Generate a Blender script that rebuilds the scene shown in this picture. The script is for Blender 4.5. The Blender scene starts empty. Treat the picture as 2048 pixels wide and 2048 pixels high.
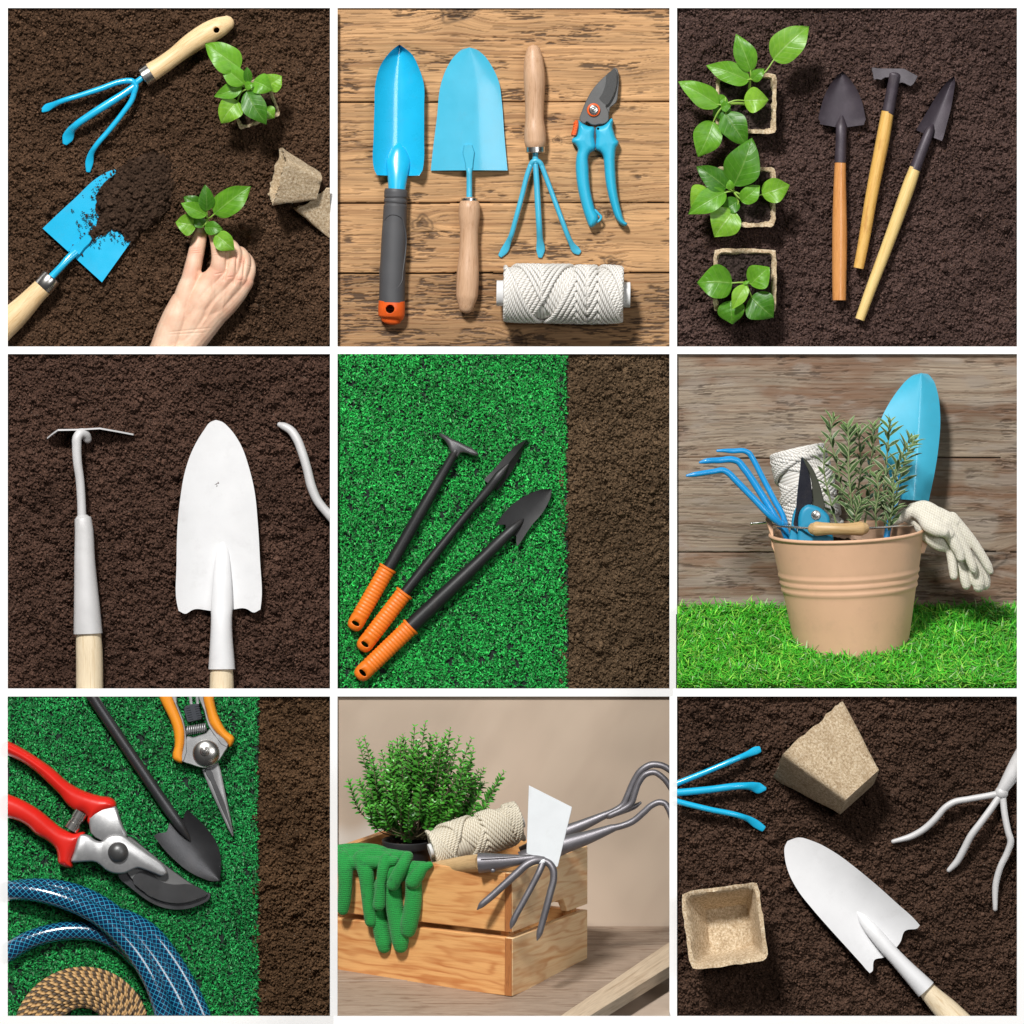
import bpy, bmesh, math, random
import numpy as np
from mathutils import Vector, Matrix

# ------------------------------------------------------------------ scene, layout
SC = bpy.context.scene
COL = SC.collection
RND = random.Random(11)
PI = math.pi
D = 16.0            # camera height above the white mat


class Tile:
    """One compartment. Points in it are given in drawing units (x right, y down, h up to the viewer); k = millimetres per unit."""
    def __init__(s, x0, y0, k, rect, z):
        s.x0, s.y0, s.k, s.rect, s.z = x0, y0, k, rect, z
        s.s = (D - z) / D / 1000.0

    def w(s, p):
        p = np.asarray(p, float)
        o = np.empty_like(p)
        o[..., 0] = (s.x0 + p[..., 0] * s.k - 1024) * s.s
        o[..., 1] = (1024 - s.y0 - p[..., 1] * s.k) * s.s
        o[..., 2] = s.z + p[..., 2] * s.k * s.s
        return o

    def local(s, px, py):
        return (px - s.x0) / s.k, (py - s.y0) / s.k


XS = [(15.5, 660), (675, 1339), (1354, 2034)]
YS = [(16, 693), (708, 1377), (1393, 2032)]


def _t(i, x0, y0, k, z):
    c, r = (i - 1) % 3, (i - 1) // 3
    return Tile(x0, y0, k, (XS[c][0], YS[r][0], XS[c][1], YS[r][1]), z)


T1 = _t(1, 0, 0, .36228, 0.0)
T2 = _t(2, 660, 0, .36239, 0.0)
T3 = _t(3, 1340, 0, .36646, 0.0)
T4 = _t(4, 0, 690, .36228, 0.05)
T5 = _t(5, 660, 690, .36239, 0.05)
T6 = _t(6, 1340, 690, .36646, 0.046)
T7 = _t(7, 0, 1370, .35197, 0.10)
T8 = _t(8, 660, 1370, .35714, 0.097)
T9 = _t(9, 1340, 1370, .36646, 0.495)


# ------------------------------------------------------------------ noise in numpy
def _hash(ix, iy, seed):
    with np.errstate(over='ignore'):
        h = (ix.astype(np.int64) * 374761393 + iy.astype(np.int64) * 668265263 + seed * 974634541) & 0xFFFFFFFF
        h = ((h ^ (h >> 13)) * 1274126177) & 0xFFFFFFFF
        h = h ^ (h >> 16)
        h = (h * 2246822519) & 0xFFFFFFFF
        h = h ^ (h >> 15)
    return (h & 0xFFFFFF) / float(0xFFFFFF)


def vnoise(x, y, seed):
    ix, iy = np.floor(x), np.floor(y)
    fx, fy = x - ix, y - iy
    fx = fx * fx * (3 - 2 * fx)
    fy = fy * fy * (3 - 2 * fy)
    a = _hash(ix, iy, seed)
    b = _hash(ix + 1, iy, seed)
    c = _hash(ix, iy + 1, seed)
    d = _hash(ix + 1, iy + 1, seed)
    return (a + (b - a) * fx) * (1 - fy) + (c + (d - c) * fx) * fy


def fbm(x, y, seed, o=4):
    s, a, n = 0.0, 1.0, 0.0
    for i in range(o):
        s = s + a * vnoise(x * 2 ** i + 17.3 * i, y * 2 ** i - 9.1 * i, seed + i * 31)
        n += a
        a *= .5
    return s / n


def bumps(X, Y, c, seed, rmin, rmax, prob=1.0):
    """Rounded grains on a jittered lattice of spacing c: (height, random id)."""
    gx, gy = np.floor(X / c), np.floor(Y / c)
    H = np.zeros_like(X)
    I = np.full_like(X, .5)
    for dx in (-1, 0, 1):
        for dy in (-1, 0, 1):
            cx, cy = gx + dx, gy + dy
            fx = (cx + _hash(cx, cy, seed)) * c
            fy = (cy + _hash(cx, cy, seed + 1)) * c
            r = rmin + (rmax - rmin) * _hash(cx, cy, seed + 2) ** 1.5
            r = np.where(_hash(cx, cy, seed + 3) < prob, r, 0)
            h = np.sqrt(np.maximum(0, r * r - (X - fx) ** 2 - (Y - fy) ** 2))
            u = h > H
            H = np.where(u, h, H)
            I = np.where(u, _hash(cx, cy, seed + 4), I)
    return H, I


def sm(a, b, x):
    t = np.clip((x - a) / (b - a), 0, 1)
    return t * t * (3 - 2 * t)


# ------------------------------------------------------------------ colours, materials
def lin(r, g, b, f=1.0):
    def c(v):
        v /= 255.0
        return v / 12.92 if v <= .04045 else ((v + .055) / 1.055) ** 2.4
    return (c(r) * f, c(g) * f, c(b) * f)


class NT:
    def __init__(s, name):
        s.m = bpy.data.materials.new(name)
        s.m.use_nodes = True
        s.t = s.m.node_tree
        s.b = s.t.nodes['Principled BSDF']
        s.out = s.t.nodes['Material Output']

    def n(s, typ, **kw):
        nd = s.t.nodes.new(typ)
        for k, v in kw.items():
            setattr(nd, k, v)
        return nd

    def l(s, a, b):
        s.t.links.new(a, b)

    def set(s, **kw):
        for k, v in kw.items():
            i = s.b.inputs[k.replace('_', ' ')]
            if isinstance(v, (tuple, list)) and len(v) == 3 and i.type == 'RGBA':
                v = (*v, 1)
            i.default_value = v

    def attr(s, name):
        return s.n('ShaderNodeAttribute', attribute_name=name)

    def math(s, op, a, b=None, c=None, clamp=False):
        nd = s.n('ShaderNodeMath', operation=op, use_clamp=clamp)
        for i, v in enumerate((a, b, c)):
            if v is None:
                continue
            if isinstance(v, (int, float)):
                nd.inputs[i].default_value = v
            else:
                s.l(v, nd.inputs[i])
        return nd.outputs[0]

    def map(s, vec, scale, loc=(0, 0, 0)):
        nd = s.n('ShaderNodeMapping')
        s.l(vec, nd.inputs['Vector'])
        nd.inputs['Scale'].default_value = scale
        nd.inputs['Location'].default_value = loc
        return nd.outputs[0]

    def noise(s, vec, scale=1.0, detail=4, rough=.55, dist=0):
        nd = s.n('ShaderNodeTexNoise')
        if vec is not None:
            s.l(vec, nd.inputs['Vector'])
        nd.inputs['Scale'].default_value = scale
        nd.inputs['Detail'].default_value = detail
        nd.inputs['Roughness'].default_value = rough
        nd.inputs['Distortion'].default_value = dist
        return nd.outputs['Fac']

    def ramp(s, fac, stops):
        nd = s.n('ShaderNodeValToRGB')
        e = nd.color_ramp.elements
        while len(e) < len(stops):
            e.new(.5)
        for i, (p, c) in enumerate(stops):
            e[i].position = p
            e[i].color = (*c, 1) if len(c) == 3 else c
        s.l(fac, nd.inputs[0])
        return nd.outputs[0]

    def mix(s, fac, a, b, mode='MIX'):
        nd = s.n('ShaderNodeMix', data_type='RGBA', blend_type=mode)
        for i, v in ((0, fac), (6, a), (7, b)):
            if isinstance(v, (int, float)):
                nd.inputs[i].default_value = v
            elif isinstance(v, tuple):
                nd.inputs[i].default_value = (*v, 1)
            else:
                s.l(v, nd.inputs[i])
        return nd.outputs[2]

    def bump(s, h, strength=.3, dist=.001, chain=None):
        nd = s.n('ShaderNodeBump')
        nd.inputs['Strength'].default_value = strength
        nd.inputs['Distance'].default_value = dist
        s.l(h, nd.inputs['Height'])
        if chain is not None:
            s.l(chain, nd.inputs['Normal'])
        s.l(nd.outputs[0], s.b.inputs['Normal'])
        return nd.outputs[0]

    def col(s, c):
        s.l(c, s.b.inputs['Base Color'])


def crease(o, t, segs):
    """Presses fine folds (depth > 0) or raises ridges (depth < 0) into a skin along drawn segments."""
    me = o.data
    c = np.empty(len(me.vertices) * 3, dtype=np.float32)
    me.vertices.foreach_get('co', c)
    c = c.reshape(-1, 3).astype(float)
    nr = np.empty(len(me.vertices) * 3, dtype=np.float32)
    me.vertices.foreach_get('normal', nr)
    nr = nr.reshape(-1, 3).astype(float)
    w = c + np.array(ORG[o.name])
    x = ((w[:, 0] / t.s + 1024) - t.x0) / t.k
    y = ((1024 - w[:, 1] / t.s) - t.y0) / t.k
    d = np.zeros(len(x))
    for x0, y0, x1, y1, dep, wid in segs:
        dx, dy = x1 - x0, y1 - y0
        q = np.clip(((x - x0) * dx + (y - y0) * dy) / (dx * dx + dy * dy), 0, 1)
        r2 = (x - x0 - q * dx) ** 2 + (y - y0 - q * dy) ** 2
        d += dep * np.exp(-r2 / wid ** 2) * (1 - .8 * np.abs(2 * q - 1) ** 4)
    d *= np.clip(nr[:, 2], 0, 1) ** .5
    c -= nr * (d * t.k * t.s)[:, None]
    me.vertices.foreach_set('co', c.astype(np.float32).ravel())
    me.update()
    return x, y


def paint(name, c, rough=.3, metal=0.0, spk=.06, coat=0.0, grain=0.0, worn=None):
    """Painted or bare metal / plastic with faint unevenness, specks and scratches."""
    t = NT(name)
    r = t.attr('rest').outputs['Vector']
    n1 = t.noise(r, .02, 4)
    n2 = t.noise(r, .6, 2)
    c0 = tuple(v * (1 - spk) for v in c)
    c1 = tuple(min(1, v * (1 + spk)) for v in c)
    col = t.ramp(n1, [(.3, c0), (.7, c1)])
    if worn:
        w = t.math('MULTIPLY', t.ramp(t.noise(r, .045, 6, .7), [(.5, (0, 0, 0)), (.66, (1, 1, 1))]), .8)
        col = t.mix(w, col, worn)
    sp = t.ramp(n2, [(.72, (0, 0, 0)), (.76, (1, 1, 1))])
    col = t.mix(t.math('MULTIPLY', sp, .15), col, tuple(v * .45 for v in c))
    sc = t.math('MAXIMUM', t.noise(t.map(r, (.012, 1.1, .5)), 1, 2, .5), t.noise(t.map(r, (.9, .016, .5), (5, 2, 1)), 1, 2, .5))
    sc = t.ramp(sc, [(.70, (0, 0, 0)), (.74, (1, 1, 1))])
    col = t.mix(t.math('MULTIPLY', sc, .12), col, tuple(min(1, v * 1.25 + .06) for v in c))
    du = t.noise(t.map(r, (1, 1, 1), (40, 9, 3)), .03, 5, .65)
    col = t.mix(t.math('MULTIPLY', t.ramp(du, [(.55, (0, 0, 0)), (.75, (1, 1, 1))]), .10), col, (.16, .12, .09))
    t.col(col)
    t.l(t.math('ADD', t.math('MULTIPLY_ADD', n1, .16, rough - .08), t.math('MULTIPLY', du, .12)), t.b.inputs['Roughness'])
    t.set(Metallic=metal, Coat_Weight=coat, Coat_Roughness=.12)
    if grain:
        t.bump(t.noise(r, .9, 3, .7), grain, .0006)
    return t.m


def wood(name, a, b, along=.012, across=.22, rough=.45, fine=.25, bump=.12, dark=None, rings=None):
    """Turned or sawn timber: streaks along rest.x."""
    t = NT(name)
    at = t.attr('rest').outputs['Vector']
    oi = t.n('ShaderNodeObjectInfo').outputs['Random']
    cx = t.n('ShaderNodeCombineXYZ')
    t.l(t.math('MULTIPLY', oi, 400.0), cx.inputs[0])
    va = t.n('ShaderNodeVectorMath', operation='ADD')
    t.l(at, va.inputs[0])
    t.l(cx.outputs[0], va.inputs[1])
    v = va.outputs[0]
    g = t.noise(t.map(v, (along, across, across)), 1, 5, .6, .4)
    f = t.noise(t.map(v, (along * 4, across * 5, across * 5)), 1, 3, .6)
    col = t.ramp(g, [(.28, b), (.5, a), (.75, tuple(.5 * x + .5 * y for x, y in zip(a, b)))])
    col = t.mix(t.math('MULTIPLY', t.ramp(f, [(.5, (0, 0, 0)), (.72, (1, 1, 1))]), fine), col, tuple(x * .55 for x in b))
    if dark:
        dk = t.noise(t.map(v, (.02, .05, .05), (3, 7, 1)), 1, 4, .6)
        col = t.mix(t.math('MULTIPLY', t.ramp(dk, [(.55, (0, 0, 0)), (.72, (1, 1, 1))]), .5), col, dark)
    if rings:
        sp = t.n('ShaderNodeSeparateXYZ')
        t.l(v, sp.inputs[0])
        wob = t.noise(t.map(v, (.0035, .016, .016)), 1, 3, .5)
        ph = t.math('ADD', t.math('MULTIPLY', t.math('ADD', sp.outputs[1], t.math('MULTIPLY', sp.outputs[2], .6)), .2), t.math('MULTIPLY', wob, 42.0))
        w = t.math('MULTIPLY_ADD', t.math('SINE', ph), .5, .5)
        k = t.math('MULTIPLY', t.math('POWER', w, 3.0), t.ramp(t.noise(t.map(v, (.01, .05, .05), (9, 2, 2)), 1, 2), [(.3, (.25, .25, .25)), (.7, (1, 1, 1))]))
        col = t.mix(t.math('MULTIPLY', k, .75), col, rings)
    t.col(col)
    t.set(Roughness=rough)
    t.bump(f, bump, .0006)
    return t.m


def colmat(name, rough=.9, spec=.2, bump=0.0, bscale=800.0):
    """Matte ground material whose colour is the mesh's own col attribute."""
    t = NT(name)
    t.col(t.attr('col').outputs['Color'])
    t.set(Roughness=rough)
    t.b.inputs['Specular IOR Level'].default_value = spec
    if bump:
        tc = t.n('ShaderNodeTexCoord').outputs['Object']
        t.bump(t.noise(tc, bscale, 4, .7), bump, .001)
    return t.m


def twist(name, a, b, ku, strands=3, rough=.85, two=None, dist=.0008):
    """Laid cord: strands wind round rest.x; two = second strand colour; b = groove shade painted into the colour."""
    t = NT(name)
    at = t.attr('rest').outputs['Vector']
    sp = t.n('ShaderNodeSeparateXYZ')
    t.l(at, sp.inputs[0])
    ang = t.math('ARCTAN2', sp.outputs[1], sp.outputs[2])
    ph = t.math('ADD', t.math('MULTIPLY', sp.outputs[0], ku), t.math('MULTIPLY', ang, float(strands)))
    w = t.math('SINE', ph)
    h = t.math('POWER', t.math('MULTIPLY_ADD', w, .5, .5), .5)
    n = t.noise(at, .35, 3, .7)
    if two is None:
        col = t.ramp(h, [(.0, b), (.55, a)])
    else:
        half = t.math('SINE', t.math('MULTIPLY', ph, .5))
        col = t.ramp(t.math('MULTIPLY_ADD', half, .5, .5), [(.4, two), (.6, a)])
        col = t.mix(t.math('MULTIPLY', t.math('SUBTRACT', 1.0, h), .5), col, b)
    col = t.mix(t.math('MULTIPLY', n, .3), col, tuple(x * .75 for x in a))
    t.col(col)
    t.set(Roughness=rough)
    t.bump(h, .9, dist)
    return t.m


# ------------------------------------------------------------------ mesh assembly
class M:
    def __init__(s):
        s.v, s.f, s.r, s.n = [], [], [], 0

    def add(s, v, f, r=None):
        v = np.asarray(v, float)
        if r is None:
            r = v.copy()
        s.v.append(v)
        s.r.append(np.asarray(r, float))
        o = s.n
        s.f += [tuple(i + o for i in q) for q in f]
        s.n += len(v)
        return s


def catmull(P, n=6, closed=False):
    P = np.asarray(P, float)
    k = len(P)
    if k < 3 and not closed:
        t = np.linspace(0, 1, n + 1)[:, None]
        return P[0] * (1 - t) + P[-1] * t
    dm = min(3, P.shape[1])
    Q = np.vstack([P[-1:], P, P[:2]]) if closed else np.vstack([2 * P[:1] - P[1:2], P, 2 * P[-1:] - P[-2:-1]])
    d = np.maximum(np.linalg.norm(np.diff(Q[:, :dm], axis=0), axis=1), 1e-6)[:, None]
    sl = np.diff(Q, axis=0) / d
    tg = (sl[:-1] * d[1:] + sl[1:] * d[:-1]) / (d[:-1] + d[1:])     # tangent at Q[1:-1]
    if P.shape[1] > 3:          # radii follow without overshoot
        a_, b_ = sl[:-1, 3:], sl[1:, 3:]
        m_ = np.where(a_ * b_ > 0, 2 * a_ * b_ / (a_ + b_ + np.where(a_ + b_ == 0, 1e-9, 0)), 0)
        tg[:, 3:] = m_
    ns = k if closed else k - 1
    u = (np.arange(n) / n)[:, None]
    h00, h10, h01, h11 = 2 * u ** 3 - 3 * u ** 2 + 1, u ** 3 - 2 * u ** 2 + u, -2 * u ** 3 + 3 * u ** 2, u ** 3 - u ** 2
    out = []
    for i in range(ns):
        L = d[i + 1]
        out.append(h00 * Q[i + 1] + h10 * L * tg[i] + h01 * Q[i + 2] + h11 * L * tg[i + 1])
    out = np.vstack(out)
    return out if closed else np.vstack([out, P[-1:]])


def tube(m, path, r, seg=14, n=6, cap='flat', smooth=True, close=False):
    """Tube along path; r scalar, list, or list of (half width in the picture plane, half height)."""
    P = np.asarray(path, float)
    k = len(P)
    if np.isscalar(r):
        r = [r] * k
    rr = np.array([(q, q) if np.isscalar(q) else q for q in r], float)
    Q = np.hstack([P, rr])
    if smooth:
        Q = catmull(Q, n, close)
    C, rr = Q[:, :3], np.maximum(Q[:, 3:], .05)
    T = np.gradient(C, axis=0)
    if close:
        T = np.roll(C, -1, 0) - np.roll(C, 1, 0)
    T /= np.linalg.norm(T, axis=1)[:, None] + 1e-9
    if cap == 'round' and not close:
        add_a, add_b = [], []
        for j in (3, 2, 1):
            a = j / 3.0 * PI / 2 * .97
            add_a.append((C[0] - T[0] * rr[0].min() * math.sin(a), rr[0] * math.cos(a), T[0]))
            add_b.append((C[-1] + T[-1] * rr[-1].min() * math.sin(a), rr[-1] * math.cos(a), T[-1]))
        C = np.vstack([[q[0] for q in add_a], C, [q[0] for q in add_b[::-1]]])
        rr = np.vstack([[q[1] for q in add_a], rr, [q[1] for q in add_b[::-1]]])
        T = np.vstack([[q[2] for q in add_a], T, [q[2] for q in add_b[::-1]]])
    K = len(C)
    S, N = np.zeros_like(C), np.zeros_like(C)
    prev = np.array([1.0, 0, 0])
    for i in range(K):
        s = np.cross(T[i], (0, 0, 1.0))
        L = np.linalg.norm(s)
        if L < .25:
            s = prev - T[i] * prev.dot(T[i])
            L = np.linalg.norm(s)
        s = s / (L + 1e-9)
        if s.dot(prev) < 0 and i and L < .6:
            s = -s
        prev = s
        S[i], N[i] = s, np.cross(s, T[i])
    a = np.arange(seg) / seg * 2 * PI
    ca, sa = np.cos(a), np.sin(a)
    V = C[:, None, :] + S[:, None, :] * (rr[:, 0, None] * ca)[:, :, None] + N[:, None, :] * (rr[:, 1, None] * sa)[:, :, None]
    L = np.concatenate([[0], np.cumsum(np.linalg.norm(np.diff(C, axis=0), axis=1))])
    Rr = np.stack([np.repeat(L[:, None], seg, 1), rr[:, 0, None] * ca, rr[:, 1, None] * sa], -1)
    F = []
    for i in range(K if close else K - 1):
        i2 = (i + 1) % K
        for j in range(seg):
            j2 = (j + 1) % seg
            F.append((i * seg + j, i * seg + j2, i2 * seg + j2, i2 * seg + j))
    if not close:
        F.append(tuple(range(seg))[::-1])
        F.append(tuple((K - 1) * seg + j for j in range(seg)))
    m.add(V.reshape(-1, 3), F, Rr.reshape(-1, 3))
    return m


def blade(m, tip, base, widths, hf, thick=6, nu=28, nv=14, endf=None, tipn=1.7):
    """Sheet metal blade between tip and base; widths = [(t, left, right)], hf(t, v) gives its height."""
    tip, base = np.array(tip, float), np.array(base, float)
    ax = base - tip
    L = np.linalg.norm(ax)
    ax /= L
    sd = np.array([-ax[1], ax[0]])
    W = np.array(widths, float)
    ts = np.linspace(0, 1, nu + 1) ** tipn
    wl = np.interp(ts, W[:, 0], W[:, 1])
    wr = np.interp(ts, W[:, 0], W[:, 2])
    V, Rr = [], []
    for i, t in enumerate(ts):
        for j in range(nv + 1):
            v = -1 + 2 * j / nv
            off = v * (wl[i] if v < 0 else wr[i])
            al = t * L + (endf(v) * t ** 8 if endf else 0)
            p = tip + ax * al + sd * off
            V.append((p[0], p[1], hf(t, v)))
            Rr.append((al, off, 0))
    n1 = len(V)
    V = np.array(V)
    Rr = np.array(Rr)
    V2 = V.copy()
    V2[:, 2] -= thick
    F = []
    c = nv + 1
    for i in range(nu):
        for j in range(nv):
            a = i * c + j
            F.append((a, a + 1, a + c + 1, a + c))
            F.append((n1 + a, n1 + a + c, n1 + a + c + 1, n1 + a + 1))
    ring = [j for j in range(c)] + [i * c + nv for i in range(1, nu + 1)] + [nu * c + j for j in range(nv - 1, -1, -1)] + [i * c for i in range(nu - 1, 0, -1)]
    for a, b in zip(ring, ring[1:] + ring[:1]):
        F.append((a, n1 + a, n1 + b, b))
    m.add(np.vstack([V, V2]), F, np.vstack([Rr, Rr]))
    return m


def widths_from(tip, base, left, right):
    """Half widths about the axis from two traced edges (lists of x, y from tip to base)."""
    tip, base = np.array(tip, float), np.array(base, float)
    ax = base - tip
    L = np.linalg.norm(ax)
    ax /= L
    sd = np.array([-ax[1], ax[0]])
    res = []
    for pts in (left, right):
        q = np.array(pts, float) - tip
        t, o = q @ ax / L, np.abs(q @ sd)
        t = np.concatenate([[0], t])
        o = np.concatenate([[0], o])
        qq = catmull(np.stack([t * L, o], 1), 6)
        qq[:, 0] /= L
        i = np.argsort(qq[:, 0])
        res.append(qq[i])
    ts = np.linspace(0, 1, 60) ** 2
    return [(t, np.interp(t, res[0][:, 0], res[0][:, 1]), np.interp(t, res[1][:, 0], res[1][:, 1])) for t in ts]


def prism(m, outline, prof, smooth=4, hof=None):
    """Closed outline lifted through (inset, height) steps, capped at both ends."""
    P = np.array(outline, float)
    if smooth:
        P = catmull(P, smooth, True)
    if (P[:, 0] * np.roll(P[:, 1], -1) - np.roll(P[:, 0], -1) * P[:, 1]).sum() < 0:
        P = P[::-1]
    e = np.roll(P, -1, 0) - P
    en = np.stack([-e[:, 1], e[:, 0]], 1)
    en /= np.linalg.norm(en, axis=1)[:, None] + 1e-9
    nn = en + np.roll(en, 1, 0)
    nn /= np.linalg.norm(nn, axis=1)[:, None] + 1e-9
    K = len(P)
    V, F = [], []
    # keep the inset below half the local thickness
    A, Bv = P, np.roll(P, -1, 0) - P
    lim = np.full(K, 1e9)
    for i in range(K):
        dx, dy = nn[i]
        den = dx * Bv[:, 1] - dy * Bv[:, 0]
        w0 = A - P[i]
        with np.errstate(divide='ignore', invalid='ignore'):
            tt = (w0[:, 0] * Bv[:, 1] - w0[:, 1] * Bv[:, 0]) / den
            uu = (w0[:, 0] * dy - w0[:, 1] * dx) / den
        okk = (tt > 1e-3) & (uu >= 0) & (uu <= 1)
        okk[[i, i - 1]] = False
        if okk.any():
            lim[i] = tt[okk].min() * .42
    for _ in range(3):
        lim = np.minimum(lim, .5 * (np.roll(lim, 1) + np.roll(lim, -1)) + 2)
    for ins, h in prof:
        q = P + nn * np.minimum(ins, lim)[:, None]
        hh = np.full(K, float(h))
        if hof is not None:
            hh = hh + np.array([hof(x, y) for x, y in q])
        V.append(np.column_stack([q, hh]))
    for a in range(len(prof) - 1):
        for i in range(K):
            i2 = (i + 1) % K
            F.append((a * K + i, a * K + i2, (a + 1) * K + i2, (a + 1) * K + i))
    F.append(tuple(range(K))[::-1])
    F.append(tuple((len(prof) - 1) * K + i for i in range(K)))
    m.add(np.vstack(V), F)
    return m


def pad(m, outline, h0, h1, r, smooth=3, step=5.5, dome=0.0):
    """Slab over any outline with an evenly rounded upper edge of radius r (and a slight dome)."""
    from mathutils.geometry import delaunay_2d_cdt
    P = np.array(outline, float)
    if smooth:
        P = catmull(P, smooth, True)
    A, Bv = P, np.roll(P, -1, 0) - P
    L2 = (Bv ** 2).sum(1) + 1e-9
    lo, hi = P.min(0), P.max(0)
    X, Y = np.meshgrid(np.arange(lo[0] + step / 2, hi[0], step), np.arange(lo[1] + step / 2, hi[1], step))
    X[1::2] += step / 2
    q = np.stack([X.ravel(), Y.ravel()], 1)

    def dist(q):
        out = np.empty(len(q))
        for c in range(0, len(q), 4000):
            z = q[c:c + 4000]
            t = np.clip(((z[:, None] - A[None]) * Bv[None]).sum(2) / L2, 0, 1)
            out[c:c + 4000] = np.sqrt((((A[None] + Bv[None] * t[..., None]) - z[:, None]) ** 2).sum(2).min(1))
        return out
    ins = np.zeros(len(q), bool)
    for (x0, y0), (x1, y1) in zip(P, np.roll(P, -1, 0)):
        ins ^= ((y0 > q[:, 1]) != (y1 > q[:, 1])) & (q[:, 0] < (x1 - x0) * (q[:, 1] - y0) / (y1 - y0 + 1e-12) + x0)
    q = q[ins]
    q = q[dist(q) > step * .45]
    K = len(P)
    allp = [Vector((float(x), float(y))) for x, y in np.vstack([P, q])]
    vo, eo, fo, *_r = delaunay_2d_cdt(allp, [(i, (i + 1) % K) for i in range(K)], [], 1, 1e-4)
    vv = np.array([(p.x, p.y) for p in vo])
    dd = dist(vv)
    u = np.clip(dd / r, 0, 1)
    top = h1 - r + r * np.sqrt(np.maximum(0, 1 - (1 - u) ** 2)) + dome * np.clip(dd, 0, 60)
    n = len(vv)
    V = np.vstack([np.column_stack([vv, top]), np.column_stack([vv, np.full(n, float(h0))])])
    F = [tuple(f) for f in fo] + [tuple(i + n for i in f)[::-1] for f in fo]
    edge = {}
    for f in fo:
        for a, b in zip(f, list(f[1:]) + [f[0]]):
            k = (min(a, b), max(a, b))
            edge[k] = None if k in edge else (a, b)
    for e in edge.values():
        if e:
            F.append((e[1], e[0], e[0] + n, e[1] + n))
    m.add(V, F)
    return m


def lathe(m, o, ax, prof, seg=64):
    """Surface of revolution: profile [(radius, distance along ax from o)]."""
    o, ax = np.array(o, float), np.array(ax, float)
    ax /= np.linalg.norm(ax)
    e1 = np.cross(ax, (0, 0, 1.0))
    e1 /= np.linalg.norm(e1)
    e2 = np.cross(e1, ax)
    V, Rr, F = [], [], []
    for r, s in prof:
        for j in range(seg):
            a = 2 * PI * j / seg
            V.append(o + ax * s + e1 * r * math.cos(a) + e2 * r * math.sin(a))
            Rr.append((s, r * math.cos(a), r * math.sin(a)))
    for i in range(len(prof) - 1):
        for j in range(seg):
            j2 = (j + 1) % seg
            F.append((i * seg + j, i * seg + j2, (i + 1) * seg + j2, (i + 1) * seg + j))
    m.add(V, F, Rr)
    return m


def rnd_prof(h0, h1, r, n=4):
    """Rounded edge profile from h0 to h1."""
    out = [(r, h0), (r * .3, h0 + r * .3), (0, h0 + r)]
    for i in range(n + 1):
        a = i / n * PI / 2
        out.append((r * (1 - math.cos(a)), h1 - r + r * math.sin(a)))
    return out


def ellip(m, c, r, seg=18, rings=10):
    V, F = [], []
    for i in range(rings + 1):
        a = PI * i / rings
        for j in range(seg):
            b = 2 * PI * j / seg
            V.append((c[0] + r[0] * math.sin(a) * math.cos(b), c[1] + r[1] * math.sin(a) * math.sin(b), c[2] + r[2] * math.cos(a)))
    for i in range(rings):
        for j in range(seg):
            j2 = (j + 1) % seg
            F.append((i * seg + j, i * seg + j2, (i + 1) * seg + j2, (i + 1) * seg + j))
    m.add(V, F)
    return m


def circ(cx, cy, r, n=28, ry=None):
    return [(cx + r * math.cos(2 * PI * i / n), cy + (ry or r) * math.sin(2 * PI * i / n)) for i in range(n)]


# ------------------------------------------------------------------ objects
ORG = {}


def _link(o, parent, org):
    COL.objects.link(o)
    ORG[o.name] = org
    if parent is not None:
        o.parent = parent
        o.location = (0, 0, 0)
    else:
        o.location = org


def props(o, label=None, cat=None, group=None, kind=None):
    for k, v in (('label', label), ('category', cat), ('group', group), ('kind', kind)):
        if v:
            o[k] = v
    return o


def thing(name, t, pos, label, cat, group=None):
    o = bpy.data.objects.new(name, None)
    o.empty_display_size = .02
    _link(o, None, Vector(t.w(np.array(pos, float))))
    return props(o, label, cat, group)


def clip_bm(bm, t):
    L, U, Rr, B = t.rect
    cam = Vector((0, 0, D))
    xl, xr = (L - 1024) * t.s, (Rr - 1024) * t.s
    yt, yb = (1024 - U) * t.s, (1024 - B) * t.s
    z = t.z
    for co, no in ((Vector((xl, 0, z)), Vector((0, 1, 0))), (Vector((xr, 0, z)), Vector((0, 1, 0))),
                   (Vector((0, yt, z)), Vector((1, 0, 0))), (Vector((0, yb, z)), Vector((1, 0, 0)))):
        n = (co - cam).cross(no).normalized()
        mid = Vector(((xl + xr) / 2, (yt + yb) / 2, z))
        if (mid - co).dot(n) > 0:
            n = -n
        g = bm.verts[:] + bm.edges[:] + bm.faces[:]
        ret = bmesh.ops.bisect_plane(bm, geom=g, plane_co=co, plane_no=n, clear_outer=True)
        ed = [e for e in ret['geom_cut'] if isinstance(e, bmesh.types.BMEdge) and e.is_valid]
        if ed:
            try:
                bmesh.ops.holes_fill(bm, edges=ed)
            except Exception:
                pass


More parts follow.
